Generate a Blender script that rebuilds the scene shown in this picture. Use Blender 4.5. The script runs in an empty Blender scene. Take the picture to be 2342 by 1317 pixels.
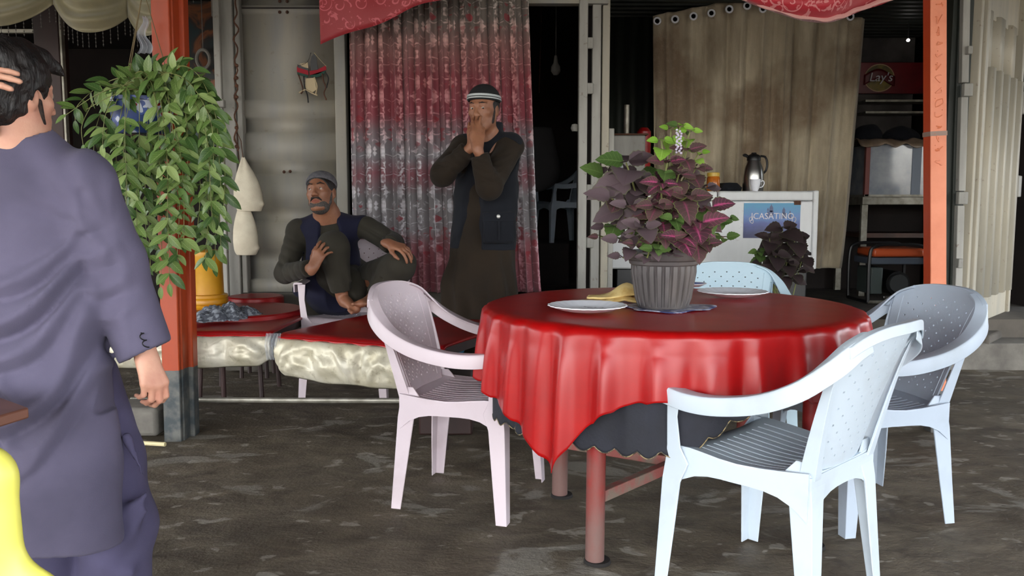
import bpy, bmesh, math, random
import numpy as np
from mathutils import Vector, Matrix, noise
random.seed(7); np.random.seed(7)
SC = bpy.context.scene; COL = SC.collection
PI = math.pi
def rad(d): return math.radians(d)
# ---------------------------------------------------------------- camera, sky, sun, exposure
FPX, CH, TILT = 1900.0, 1.11, rad(5.71)
cd = bpy.data.cameras.new('camera'); cam = bpy.data.objects.new('camera', cd); COL.objects.link(cam)
cam.location = (0, 0, CH); cam.rotation_euler = (PI/2-TILT, 0, 0)
cd.sensor_width = 36; cd.lens = FPX/2342*36; cd.clip_start = .05; cd.clip_end = 300
SC.camera = cam
W = bpy.data.worlds.new('sky'); SC.world = W; W.use_nodes = True
nt = W.node_tree; nt.nodes.clear()
o_ = nt.nodes.new('ShaderNodeOutputWorld'); b_ = nt.nodes.new('ShaderNodeBackground'); s_ = nt.nodes.new('ShaderNodeTexSky')
s_.sky_type = 'NISHITA'; s_.sun_disc = False; s_.sun_elevation = rad(58); s_.sun_rotation = rad(200); s_.air_density = 1.0; s_.dust_density = 4.0; s_.ozone_density = 1.0
b_.inputs[1].default_value = 0.50
h_ = nt.nodes.new('ShaderNodeHueSaturation'); h_.inputs['Saturation'].default_value = .35; nt.links.new(s_.outputs[0], h_.inputs['Color']); nt.links.new(h_.outputs[0], b_.inputs[0]); nt.links.new(b_.outputs[0], o_.inputs[0])
sl = bpy.data.lights.new('sun', 'SUN'); sl.energy = 2.6; sl.angle = rad(1.5); sl.color = (1, .95, .87)
sun = bpy.data.objects.new('sun', sl); COL.objects.link(sun); sun.rotation_euler = (rad(32), 0, rad(12))
sun.location = (0, -5, 8)
SC.view_settings.view_transform = 'Standard'; SC.view_settings.look = 'None'
SC.view_settings.gamma = 1; SC.view_settings.use_curve_mapping = False
SC.view_settings.exposure = 2.0
# ---------------------------------------------------------------- placing helpers
def ray(px, py):
    a = (px-1171)/FPX; b = -(py-658.5)/FPX
    return Vector((a, math.cos(TILT)+b*math.sin(TILT), -math.sin(TILT)+b*math.cos(TILT)))
def P(px, py, Y):
    v = ray(px, py); k = Y/v.y
    return Vector((v.x*k, Y, CH+v.z*k))
def G(px, py, z=0.):
    v = ray(px, py); k = (z-CH)/v.z
    return Vector((v.x*k, v.y*k, z))
# ---------------------------------------------------------------- object helpers
def thing(name, label, cat, loc=(0, 0, 0), rz=0, group=None):
    o = bpy.data.objects.new(name, None); COL.objects.link(o); o.empty_display_size = .1
    o.location = loc; o.rotation_euler = (0, 0, rz); o['label'] = label; o['category'] = cat
    if group: o['group'] = group
    return o
def tag(o, label, cat, group=None):
    o['label'] = label; o['category'] = cat
    if group: o['group'] = group
    return o
def sharp(me, ang=35):
    if len(me.polygons):
        me.shade_smooth()
        try: me.set_sharp_from_angle(angle=rad(ang))
        except Exception: pass
def obj(name, bm, m, parent=None, smooth=True, ang=35, bevel=0, loc=None):
    me = bpy.data.meshes.new(name)
    bmesh.ops.recalc_face_normals(bm, faces=bm.faces[:])
    bm.to_mesh(me); bm.free()
    if smooth: sharp(me, ang)
    for q in (m if isinstance(m, (list, tuple)) else [m]): me.materials.append(q)
    o = bpy.data.objects.new(name, me); COL.objects.link(o)
    if parent: o.parent = parent
    if loc is not None: o.location = loc
    if bevel:
        bv = o.modifiers.new('bevel', 'BEVEL'); bv.width = bevel; bv.segments = 2; bv.limit_method = 'ANGLE'; bv.angle_limit = rad(40)
    return o
def struct(name, bm, m, parent=None, **k):
    o = obj(name, bm, m, parent, **k)
    if parent is None: o['kind'] = 'structure'
    return o
def BM(): return bmesh.new()
def box(bm, c, s, rz=0, mi=0, R=None):
    M_ = Matrix.Translation(Vector(c)) @ (R.to_4x4() if R is not None else Matrix.Rotation(rz, 4, 'Z')) @ Matrix.Diagonal((s[0], s[1], s[2], 1))
    r = bmesh.ops.create_cube(bm, size=1, matrix=M_)
    for v in r['verts']:
        for f in v.link_faces: f.material_index = mi
    return bm
def bx(x0, x1, y0, y1, z0, z1, bm=None, mi=0):
    bm = bm or BM()
    return box(bm, ((x0+x1)/2, (y0+y1)/2, (z0+z1)/2), (abs(x1-x0), abs(y1-y0), abs(z1-z0)), mi=mi)
def frame_of(d, ref=None):
    d = Vector(d).normalized(); ref = Vector(ref or ((0, 0, 1) if abs(d.z) < .95 else (1, 0, 0)))
    x = d.cross(ref).normalized(); y = x.cross(d).normalized()
    return x, y
def sweep(bm, frames, prof, cap=True, mi=0):
    """frames: (origin, X, Y, sx, sy); prof: closed 2D polygon"""
    rings = []
    for (o, X, Y, sx, sy) in frames:
        rings.append([bm.verts.new(Vector(o)+Vector(X)*(p[0]*sx)+Vector(Y)*(p[1]*sy)) for p in prof])
    n = len(prof)
    for a, b in zip(rings, rings[1:]):
        for i in range(n):
            f = bm.faces.new((a[i], a[(i+1) % n], b[(i+1) % n], b[i])); f.material_index = mi
    if cap:
        for r in (rings[0][::-1], rings[-1]):
            f = bm.faces.new(r); f.material_index = mi
    return bm
def circ(n): return [(math.cos(2*PI*i/n), math.sin(2*PI*i/n)) for i in range(n)]
def tube(bm, pts, r, n=8, mi=0, ref=None, close=False):
    pts = [Vector(p) for p in pts]; fr = []
    rr = r if isinstance(r, (list, tuple)) else [r]*len(pts)
    px = None
    for i, p in enumerate(pts):
        d = (pts[min(i+1, len(pts)-1)]-pts[max(i-1, 0)])
        if d.length < 1e-9: d = Vector((0, 0, 1))
        d.normalize()
        if px is None: X, Y = frame_of(d, ref)
        else:
            X = (px-d*px.dot(d))
            if X.length < 1e-6: X, Y = frame_of(d, ref)
            else: X.normalize(); Y = X.cross(d)
        px = X; fr.append((p, X, Y, rr[i], rr[i]))
    return sweep(bm, fr, circ(n), True, mi)
def spline(pts, n=6):
    pts = [Vector(p) for p in pts]; out = []
    for i in range(len(pts)-1):
        p0, p1, p2, p3 = pts[max(i-1, 0)], pts[i], pts[i+1], pts[min(i+2, len(pts)-1)]
        for k in range(n):
            t = k/n
            out.append(.5*((2*p1)+(p2-p0)*t+(2*p0-5*p1+4*p2-p3)*t*t+(3*p1-p0-3*p2+p3)*t**3))
    out.append(pts[-1]); return out
def lathe(bm, prof, n=32, c=(0, 0, 0), mi=0, rip=None):
    c = Vector(c); rings = []
    for (r, z) in prof:
        if r < 1e-5: rings.append([bm.verts.new(c+Vector((0, 0, z)))])
        else:
            rings.append([bm.verts.new(c+Vector(((r+(rip(r, z, 2*PI*i/n) if rip else 0))*math.cos(2*PI*i/n), (r+(rip(r, z, 2*PI*i/n) if rip else 0))*math.sin(2*PI*i/n), z))) for i in range(n)])
    for a, b in zip(rings, rings[1:]):
        for i in range(n):
            j = (i+1) % n
            if len(a) == 1 and len(b) == 1: continue
            if len(a) == 1: f = bm.faces.new((a[0], b[i], b[j]))
            elif len(b) == 1: f = bm.faces.new((a[i], a[j], b[0]))
            else: f = bm.faces.new((a[i], a[j], b[j], b[i]))
            f.material_index = mi
    return bm
def grid(bm, fn, nu, nv, mi=0, uv=None, skip=None):
    vs = [[bm.verts.new(fn(i/nu, j/nv)) for i in range(nu+1)] for j in range(nv+1)]
    L = bm.loops.layers.uv.verify() if uv else None
    for j in range(nv):
        for i in range(nu):
            if skip and skip(i, j): continue
            f = bm.faces.new((vs[j][i], vs[j][i+1], vs[j+1][i+1], vs[j+1][i])); f.material_index = mi
            if uv:
                for l, (a, b) in zip(f.loops, ((i, j), (i+1, j), (i+1, j+1), (i, j+1))): l[L].uv = uv(a/nu, b/nv)
    return vs
def solid(o, t, off=0):
    s = o.modifiers.new('thickness', 'SOLIDIFY'); s.thickness = t; s.offset = off; return o
def nz(x, y, z=0.): return noise.noise(Vector((x, y, z)))
# ---------------------------------------------------------------- materials
def S(r, g, b):
    f = lambda c: (c/255/12.92) if c/255 <= .04045 else ((c/255+.055)/1.055)**2.4
    return (f(r), f(g), f(b), 1)
class NT:
    def __init__(s, name):
        s.m = bpy.data.materials.new(name); s.m.use_nodes = True; s.t = s.m.node_tree; s.t.nodes.clear()
        s.out = s.n('ShaderNodeOutputMaterial'); s.b = s.n('ShaderNodeBsdfPrincipled'); s.l(s.b.outputs[0], s.out.inputs[0])
    def n(s, ty, **k):
        q = s.t.nodes.new(ty)
        for a, v in k.items(): setattr(q, a, v)
        return q
    def l(s, a, b): s.t.links.new(a, b)
    def set(s, **k):
        for a, v in k.items(): s.b.inputs[a.replace('_', ' ')].default_value = v
    def math(s, op, a, b=None, c=None):
        q = s.n('ShaderNodeMath', operation=op)
        for i, v in enumerate((a, b, c)):
            if v is None: continue
            if hasattr(v, 'links'): s.l(v, q.inputs[i])
            else: q.inputs[i].default_value = v
        return q.outputs[0]
    def mix(s, f, a, b, bt='MIX'):
        q = s.n('ShaderNodeMix', data_type='RGBA', blend_type=bt)
        for i, v in ((0, f), (6, a), (7, b)):
            if hasattr(v, 'links'): s.l(v, q.inputs[i])
            else: q.inputs[i].default_value = v
        return q.outputs[2]
    def ramp(s, f, stops, interp='LINEAR'):
        q = s.n('ShaderNodeValToRGB'); q.color_ramp.interpolation = interp; e = q.color_ramp.elements
        while len(e) < len(stops): e.new(.5)
        for x, (p, c) in zip(e, stops): x.position = p; x.color = c
        s.l(f, q.inputs[0]); return q.outputs[0]
    def coord(s, kind='Object', scale=(1, 1, 1), loc=(0, 0, 0), rot=(0, 0, 0)):
        c = s.n('ShaderNodeTexCoord'); mp = s.n('ShaderNodeMapping'); mp.inputs['Scale'].default_value = scale
        mp.inputs['Location'].default_value = loc; mp.inputs['Rotation'].default_value = rot
        s.l(c.outputs[kind], mp.inputs[0]); return mp.outputs[0]
    def noise(s, v, scale, det=4, rough=.55, dist=0):
        q = s.n('ShaderNodeTexNoise'); q.inputs['Scale'].default_value = scale; q.inputs['Detail'].default_value = det
        q.inputs['Roughness'].default_value = rough; q.inputs['Distortion'].default_value = dist
        s.l(v, q.inputs['Vector']); return q.outputs[0]
    def bump(s, h, strength=.3, dist=.01):
        q = s.n('ShaderNodeBump'); q.inputs['Strength'].default_value = strength; q.inputs['Distance'].default_value = dist
        s.l(h, q.inputs['Height']); s.l(q.outputs[0], s.b.inputs['Normal']); return q
def K(v): return (v, v, v, 1)
def mat(name, col, rough=.6, col2=None, scale=6, lo=.35, hi=.65, bump=0, bscale=60, bdist=.004, metal=0, spec=.5, coat=0, stretch=(1, 1, 1), alpha=None, sheen=0, coord='Object', det=4):
    t = NT(name); t.set(Base_Color=col, Roughness=rough, Metallic=metal, Specular_IOR_Level=spec, Coat_Weight=coat, Sheen_Weight=sheen)
    if sheen: t.set(Sheen_Roughness=.6)
    if col2 or bump: v = t.coord(coord, stretch)
    if col2:
        f = t.ramp(t.noise(v, scale, det), [(lo, K(0)), (hi, K(1))]); t.l(t.mix(f, col, col2), t.b.inputs['Base Color'])
    if bump: t.bump(t.noise(v, bscale, 3), bump, bdist)
    if alpha is not None: t.set(Alpha=alpha)
    return t.m
# ================================================================ materials
M = {}
def damask(t, uvv, pu, pv, sc, lo, hi):
    """mirrored ornament mask from a UV vector in metres"""
    sp = t.n('ShaderNodeSeparateXYZ'); t.l(uvv, sp.inputs[0]); u, v = sp.outputs[0], sp.outputs[1]
    col = t.math('FLOOR', t.math('DIVIDE', u, pu))
    off = t.math('MULTIPLY', t.math('MODULO', col, 2.0), pv*.5)
    uu = t.math('PINGPONG', u, pu*.5); vv = t.math('PINGPONG', t.math('ADD', v, off), pv)
    cb = t.n('ShaderNodeCombineXYZ'); t.l(uu, cb.inputs[0]); t.l(vv, cb.inputs[1])
    n1 = t.noise(cb.outputs[0], sc, 2.5, .5, 1.2)
    return t.ramp(n1, [(lo, K(0)), (hi, K(1))]), v
def m_curtain():
    t = NT('floral_curtain'); uv = t.coord('UV')
    f, v = damask(t, uv, .15, .17, 13, .47, .52)
    f2, _ = damask(t, uv, .17, .31, 15, .56, .60)
    vn = t.math('ADD', t.math('DIVIDE', v, 2.6), t.math('MULTIPLY', t.math('SUBTRACT', t.noise(uv, 5, 3), .5), .05))
    base = t.ramp(vn, [(0, S(128, 70, 80)), (.2, S(140, 76, 86)), (.33, S(134, 80, 86)), (.37, S(128, 122, 124)), (.45, S(120, 116, 118)), (.50, S(134, 80, 88)), (.545, S(128, 124, 128)), (.6, S(122, 104, 108)), (.645, S(130, 56, 66)), (.73, S(124, 54, 62)), (.79, S(132, 88, 86)), (.86, S(104, 94, 88)), (1, S(100, 96, 86))])
    lite = t.ramp(vn, [(0, S(186, 136, 144)), (.3, S(196, 142, 150)), (.37, S(196, 192, 198)), (.55, S(214, 210, 214)), (.63, S(206, 146, 150)), (.72, S(192, 128, 128)), (.8, S(208, 156, 150)), (.9, S(192, 182, 174)), (1, S(182, 176, 162))])
    c = t.mix(f, base, lite)
    fl = t.math('MULTIPLY', f2, t.ramp(t.math('PINGPONG', t.math('ADD', v, .12), .36), [(.10, K(0)), (.2, K(1))]))
    c = t.mix(t.math('MULTIPLY', fl, .8), c, S(142, 34, 46))
    t.l(c, t.b.inputs['Base Color']); t.set(Roughness=.62, Sheen_Weight=.2, Specular_IOR_Level=.4)
    t.bump(t.noise(uv, 260, 2), .25, .002); return t.m
def m_scroll(name, red, pink):
    t = NT(name); uv = t.coord('UV')
    # rings broken by an angle mask read as curling tendrils; small blossoms between them
    def curls(scale, lo, hi, seed):
        mp = t.n('ShaderNodeMapping'); mp.inputs['Location'].default_value = (seed, seed*.7, 0); t.l(uv, mp.inputs[0])
        vo = t.n('ShaderNodeTexVoronoi', feature='F1'); vo.inputs['Scale'].default_value = scale; vo.inputs['Randomness'].default_value = .75
        t.l(mp.outputs[0], vo.inputs['Vector'])
        sub = t.n('ShaderNodeVectorMath', operation='SUBTRACT'); t.l(mp.outputs[0], sub.inputs[0]); t.l(vo.outputs['Position'], sub.inputs[1])
        sp = t.n('ShaderNodeSeparateXYZ'); t.l(sub.outputs[0], sp.inputs[0])
        a = t.math('DIVIDE', t.math('ARCTAN2', sp.outputs[1], sp.outputs[0]), 2*PI)
        sprl = t.math('FRACT', t.math('SUBTRACT', t.math('MULTIPLY', vo.outputs['Distance'], 3.2), a))
        line = t.math('LESS_THAN', t.math('ABSOLUTE', t.math('SUBTRACT', sprl, .5)), hi)
        rng = t.math('MULTIPLY', t.math('GREATER_THAN', vo.outputs['Distance'], .06), t.math('LESS_THAN', vo.outputs['Distance'], lo))
        return t.math('MULTIPLY', line, rng)
    c1 = curls(9.5, .47, .085, 0.); 
    n = t.noise(uv, 19, 2, .5, 1.5); bl = t.ramp(n, [(.60, K(0)), (.63, K(1))])
    k = t.math('MINIMUM', t.math('ADD', c1, bl), 1.0)
    t.l(t.mix(t.math('MULTIPLY', k, .75), red, pink), t.b.inputs['Base Color']); t.set(Roughness=.5, Sheen_Weight=.3)
    t.bump(t.noise(uv, 300, 2), .2, .002); return t.m
def m_floor():
    t = NT('trodden_mud_floor'); v = t.coord('Object')
    vs = t.coord('Object', (.8, 1.25, 1), rot=(0, 0, .15))
    big = t.ramp(t.noise(v, 1.1, 6, .6), [(.36, K(0)), (.62, K(1))])
    med = t.ramp(t.noise(vs, 5, 7, .66, .6), [(.36, K(0)), (.62, K(1))])
    pat = t.ramp(t.noise(vs, 3.1, 6, .58, .9), [(.575, K(0)), (.615, K(1))])
    pat2 = t.ramp(t.noise(vs, 10, 3, .5, .4), [(.62, K(0)), (.66, K(1))])
    c = t.mix(big, S(100, 90, 75), S(120, 110, 94)); c = t.mix(med, S(80, 71, 60), c)
    c = t.mix(t.math('MULTIPLY', pat, .55), c, S(150, 146, 136)); c = t.mix(t.math('MULTIPLY', pat2, .6), c, S(166, 160, 148))
    t.l(c, t.b.inputs['Base Color'])
    t.l(t.ramp(t.noise(v, 2.3, 5), [(.35, K(.5)), (.65, K(.85))]), t.b.inputs['Roughness']); t.set(Specular_IOR_Level=.35)
    h = t.math('ADD', t.noise(vs, 9, 8, .65), t.math('MULTIPLY', t.noise(v, 70, 4), .3)); t.bump(h, .55, .02); return t.m
def m_tabletop_red(name, c1, c2, rough, bs=.15):
    t = NT(name); v = t.coord('Object')
    t.l(t.mix(t.ramp(t.noise(v, 7, 4), [(.35, K(0)), (.7, K(1))]), c1, c2), t.b.inputs['Base Color'])
    t.set(Roughness=rough)
    t.set(Specular_IOR_Level=.42)
    t.bump(t.noise(v, 300, 2), bs*.4, .0015); return t.m
def m_post():
    t = NT('painted_post'); v = t.coord('Object'); sp = t.n('ShaderNodeSeparateXYZ'); t.l(v, sp.inputs[0])
    z = t.math('ADD', sp.outputs[2], t.math('MULTIPLY', t.noise(v, 14, 3), .012))
    nn = t.ramp(t.noise(t.coord('Object', (1, 1, .25)), 9, 5), [(.4, K(0)), (.7, K(1))])
    org = t.mix(nn, S(166, 60, 13), S(142, 52, 13)); 
    dk = t.mix(t.ramp(t.noise(v, 16, 5), [(.4, K(0)), (.62, K(1))]), S(52, 60, 64), S(96, 96, 92))
    t.l(t.mix(t.math('GREATER_THAN', z, .335), dk, org), t.b.inputs['Base Color']); t.set(Roughness=.42)
    t.bump(t.noise(v, 40, 4), .12, .003); return t.m
def m_tan():
    t = NT('dusty_tan_curtain'); v = t.coord('Object', (1, 1, .22)); w = t.coord('Object')
    c = t.mix(t.ramp(t.noise(v, 5, 6, .6), [(.3, K(0)), (.7, K(1))]), S(142, 128, 106), S(204, 192, 166))
    c = t.mix(t.math('MULTIPLY', t.ramp(t.noise(w, 1.3, 4), [(.48, K(0)), (.62, K(1))]), .75), c, S(108, 84, 60))
    c = t.mix(t.math('MULTIPLY', t.ramp(t.noise(w, 22, 6, .7), [(.5, K(0)), (.72, K(1))]), .35), c, S(166, 156, 136))
    t.l(c, t.b.inputs['Base Color']); t.set(Roughness=.8, Sheen_Weight=.2)
    t.bump(t.noise(w, 90, 5), .5, .006); return t.m
def m_cream(name, a, b, rust=S(90, 62, 44), amt=.6):
    t = NT(name); v = t.coord('Object'); vs = t.coord('Object', (1.5, 1.5, .3))
    c = t.mix(t.ramp(t.noise(vs, 4, 5), [(.35, K(0)), (.68, K(1))]), a, b)
    c = t.mix(t.math('MULTIPLY', t.ramp(t.noise(v, 18, 7, .7), [(.62, K(0)), (.69, K(1))]), amt), c, rust)
    t.l(c, t.b.inputs['Base Color']); t.set(Roughness=.55); t.bump(t.noise(v, 30, 5), .15, .004); return t.m
def m_satin():
    t = NT('silver_gold_vinyl'); v = t.coord('Object')
    c = t.mix(t.ramp(t.noise(v, 6, 4), [(.35, K(0)), (.65, K(1))]), S(212, 207, 190), S(188, 180, 154))
    c = t.mix(t.math('MULTIPLY', t.ramp(t.noise(v, 24, 6, .7), [(.56, K(0)), (.66, K(1))]), .5), c, S(140, 132, 112))
    t.l(c, t.b.inputs['Base Color']); t.set(Roughness=.42, Metallic=.2)
    t.bump(t.noise(v, 16, 3, .5, 1.0), .35, .012); return t.m
M['curtain'] = m_curtain(); M['scroll'] = m_scroll('red_scroll_cloth', S(150, 34, 42), S(206, 96, 104)); M['floor'] = m_floor()
M['scroll2'] = m_scroll('red_pink_scroll_cloth', S(186, 40, 54), S(228, 150, 150))
M['red'] = m_tabletop_red('red_vinyl_cloth', S(166, 10, 11), S(150, 8, 10), .33)
M['red2'] = m_tabletop_red('dark_red_vinyl', S(150, 14, 18), S(128, 14, 16), .36)
M['post'] = m_post(); M['tan'] = m_tan(); M['satin'] = m_satin()
M['cream'] = m_cream('cream_container_paint', S(176, 168, 148), S(150, 146, 134))
M['greydoor'] = m_cream('weathered_grey_green_paint', S(156, 150, 136), S(136, 136, 134), S(104, 94, 78), .35)
M['frame'] = m_cream('chipped_pale_frame_paint', S(168, 166, 158), S(128, 126, 120))
M['green'] = m_cream('dark_green_corrugated', S(40, 46, 40), S(28, 32, 28), S(60, 52, 40), .3)
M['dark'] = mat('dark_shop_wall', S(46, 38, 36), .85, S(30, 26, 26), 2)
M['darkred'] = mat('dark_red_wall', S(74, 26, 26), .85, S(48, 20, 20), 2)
M['roof'] = mat('corrugated_roof_sheet', S(40, 37, 35), .8, S(30, 28, 27), 3)
M['ply'] = mat('dusty_platform', S(92, 86, 78), .85, S(70, 66, 60), 4, bump=.3)
M['wood'] = mat('brown_wood', S(84, 52, 36), .5, S(60, 38, 28), 6, stretch=(1, 1, .15), bump=.2)
M['darkwood'] = mat('dark_stained_wood', S(52, 26, 22), .55, S(36, 20, 18), 6, stretch=(1, 1, .15))
M['rust'] = mat('rusty_iron', S(96, 62, 42), .8, S(70, 46, 34), 30, bump=.4, bscale=80)
M['galv'] = mat('galvanised_pipe', S(168, 164, 152), .45, S(128, 124, 112), 12, metal=.5)
M['white_enamel'] = m_cream('white_enamel', S(226, 228, 228), S(212, 214, 214), S(120, 84, 60), .15)
M['steel'] = mat('brushed_steel', S(176, 174, 170), .28, metal=1, bump=.05, bscale=120)
M['black'] = mat('black_plastic', S(22, 22, 24), .4)
M['gold'] = mat('yellow_plastic_drum', S(204, 150, 30), .38, S(188, 128, 22), 5)
M['pot'] = mat('grey_plastic_pot', S(78, 74, 74), .5, S(104, 98, 94), 8, lo=.5, hi=.7, stretch=(1, 1, .3), bump=.15)
M['soil'] = mat('potting_soil', S(44, 34, 26), .95, S(30, 24, 20), 30, bump=.8, bscale=90)
M['porcelain'] = mat('white_porcelain', S(236, 238, 244), .22)
M['bread'] = mat('flat_bread', S(214, 190, 128), .75, S(190, 156, 92), 14, lo=.45, hi=.6, bump=.4, bscale=40)
M['cotton'] = mat('undyed_cotton', S(214, 206, 184), .85, S(196, 186, 164), 9, bump=.25, bscale=150)
M['clear'] = mat('clear_plastic_wrap', S(214, 220, 228), .15, spec=.8, alpha=.38)
M['rag'] = mat('grey_patterned_rag', S(150, 156, 164), .85, S(84, 88, 98), 42, lo=.42, hi=.52, bump=.6, bscale=60)
M['valance'] = mat('olive_satin_valance', S(138, 130, 98), .48, S(118, 112, 86), 5, sheen=.3, bump=.15, bscale=90)
M['concrete'] = mat('rough_concrete', S(122, 118, 110), .9, S(96, 92, 86), 7, bump=.5, bscale=50)
# ================================================================ structure
def corr(bm, x0, x1, z0, z1, y, pitch, amp, mi=0, duty=.5, bev=.22):
    """vertical trapezoid corrugation facing -Y"""
    xs = []; x = x0; 
    while x < x1-1e-6:
        a = pitch*duty; bb = pitch*bev*.5
        for dx, dy in ((0, 0), (bb, -amp), (a, -amp), (a+bb, 0)):
            if x+dx <= x1: xs.append((x+dx, y+dy))
        x += pitch
    xs.append((x1, y))
    vs = [[bm.verts.new((a, b, z)) for a, b in xs] for z in (z0, z1)]
    for i in range(len(xs)-1):
        f = bm.faces.new((vs[0][i], vs[0][i+1], vs[1][i+1], vs[1][i])); f.material_index = mi
    return bm
bm = BM(); n = 90
def fl(u, v):
    x = -14+28*u; y = -8+22*v
    return Vector((x, y, -.012+.010*nz(x*2.1, y*2.1)+.004*nz(x*7, y*7)))
grid(bm, fl, 260, 200); floor = struct('floor', bm, M['floor'])
def hole(c, r):
    b = BM(); lathe(b, [(0, .002), (r*.75, .002), (r, .004), (r*1.08, -.006)], 24, c); o = obj('socket_hole', b, mat('hole_dark', S(26, 22, 20), .9), floor); return o
# canopy roof (overhead, shades the terrace)
bm = BM(); corr(bm, -10, 10, 0, 1, 0, .2, .03)
for v in bm.verts: v.co = Vector((v.co.x, -5.0+v.co.z*10.85, 3.12+v.co.y))
roof = struct('ceiling', bm, M['roof']); solid(roof, .02, 1)
# shop platform
PZ = .30
struct('trim_1', bx(.56, 4.2, 5.86, 9.6, -.05, PZ, BM()), M['ply'])
struct('trim_2', bx(-1.83, .56, 5.55, 9.6, -.05, PZ, BM()), M['ply'])
struct('trim_3', bx(.56, 4.2, 5.60, 5.87, -.05, .17, BM()), M['concrete'], bevel=.01)
# walls
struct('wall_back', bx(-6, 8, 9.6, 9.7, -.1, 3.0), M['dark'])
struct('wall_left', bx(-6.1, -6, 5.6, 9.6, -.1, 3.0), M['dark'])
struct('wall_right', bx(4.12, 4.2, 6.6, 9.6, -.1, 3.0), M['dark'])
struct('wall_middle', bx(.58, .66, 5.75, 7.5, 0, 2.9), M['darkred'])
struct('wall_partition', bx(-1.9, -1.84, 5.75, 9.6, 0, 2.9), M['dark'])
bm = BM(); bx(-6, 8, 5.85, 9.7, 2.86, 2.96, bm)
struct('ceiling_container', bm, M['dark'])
bm = BM(); corr(bm, .66, 3.98, 0, 1, 0, .14, .03)
for v in bm.verts: v.co = Vector((v.co.y*0+v.co.x, 5.9+v.co.z*2.55, 2.83+v.co.y))
# ribs across: turn so that ridges run left to right
o = struct('ceiling_inner', bm, M['green']); solid(o, .01, 1)
bm = BM()
for i in range(14):
    bx(.66, 3.98, 6.6+i*.14, 6.66+i*.14, 2.74, 2.80, bm)
struct('trim_8', bm, M['green'])
bm = BM(); corr(bm, .66, 1.75, PZ, 2.84, 7.5, .125, .035); o = struct('wall_green', bm, M['green']); solid(o, .01, 1)
struct('wall_shop', bx(1.75, 3.98, 8.4, 8.45, PZ, 2.84), mat('grimy_grey_wall', S(96, 92, 90), .9, S(62, 58, 58), 3))
# far right beyond the door
struct('wall_side', bx(4.06, 8, 8.0, 8.1, -.1, 3.0), mat('dark_brown_wall', S(62, 54, 44), .9, S(50, 46, 40), 2))  # dark brown wall colour, unevenly mottled
# front lintels
struct('trim_4', bx(-.1, .62, 5.5, 5.58, 2.40, 3.05), M['greydoor'])
struct('trim_5', bx(-2.0, -.1, 5.68, 5.76, 2.36, 3.05), M['greydoor'])
struct('trim_6', bx(-7.5, 7.5, 5.72, 5.84, 2.86, 3.12), M['greydoor'])
# container sill below the grey door
bm = BM(); bx(-1.95, -.2, 5.58, 5.70, .30, .52, bm); bx(-1.95, -.2, 5.50, 5.60, 0, .34, bm)
struct('trim_7', bm, M['ply'], bevel=.008)
# ---- posts
def post(name, c, rz, label, right=False):
    t = thing(name, label, 'post', c, rz)
    if not right:
        obj('front_tube', bx(-.042, .042, -.04, .04, -.03, 3.08, BM()), M['post'], t, bevel=.005)
        obj('rear_tube', bx(.026, .072, .05, .115, -.03, 3.08, BM()), M['post'], t, bevel=.005)
        obj('weld_strip', bx(.036, .050, -.02, .06, -.03, 3.08, BM()), M['post'], t, bevel=.004)
    else:
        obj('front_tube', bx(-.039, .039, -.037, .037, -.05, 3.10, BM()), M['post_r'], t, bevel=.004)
    return t
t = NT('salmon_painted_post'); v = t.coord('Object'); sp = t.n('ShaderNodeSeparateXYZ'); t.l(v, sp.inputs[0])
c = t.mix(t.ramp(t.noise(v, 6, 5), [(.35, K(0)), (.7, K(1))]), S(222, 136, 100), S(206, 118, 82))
c = t.mix(t.math('LESS_THAN', sp.outputs[1], -.034), S(176, 62, 24), c)  # lit front painted paler, shaded faces painted deeper orange
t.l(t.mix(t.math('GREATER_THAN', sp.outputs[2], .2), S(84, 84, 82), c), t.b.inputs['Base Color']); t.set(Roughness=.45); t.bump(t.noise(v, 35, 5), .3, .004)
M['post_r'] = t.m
pl = P(391, 900, 3.9)
lpost = post('painted_post', (pl.x+.008, 3.92, 0), 0, 'orange steel post with dark grey foot behind the hanging plant')
lpost.rotation_euler = (0, .011, 0)
qa, qb = P(2138, 745, 4.05), P(2138, 0, 4.05); sl_ = (qb.x-qa.x)/(qb.z-qa.z)
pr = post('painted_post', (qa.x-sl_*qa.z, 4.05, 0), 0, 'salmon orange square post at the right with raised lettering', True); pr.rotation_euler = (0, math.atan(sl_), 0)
# raised (illegible, weld-bead) characters down the right post
gl = BM(); random.seed(3); zz = 2.2
while zz > 1.32:
    k = random.randint(2, 3)
    pts = [Vector((random.uniform(-.020, .020), -.038, zz+random.uniform(-.02, .02))) for _ in range(k+2)]
    pts.sort(key=lambda p: p.x if random.random() < .5 else -p.z)
    tube(gl, spline(pts, 3), .0028, 5)
    if random.random() < .4: lathe(gl, [(0, .003), (.003, 0), (0, -.003)], 6, (random.uniform(-.02, .02), -.038, zz+.02))
    zz -= .055
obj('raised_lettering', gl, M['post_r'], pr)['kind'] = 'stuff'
obj('grey_band', bx(-.0405, .0405, -.0385, .0385, 1.44, 1.462, BM()), mat('grey_scuff', S(140, 116, 104), .6), pr)
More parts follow.
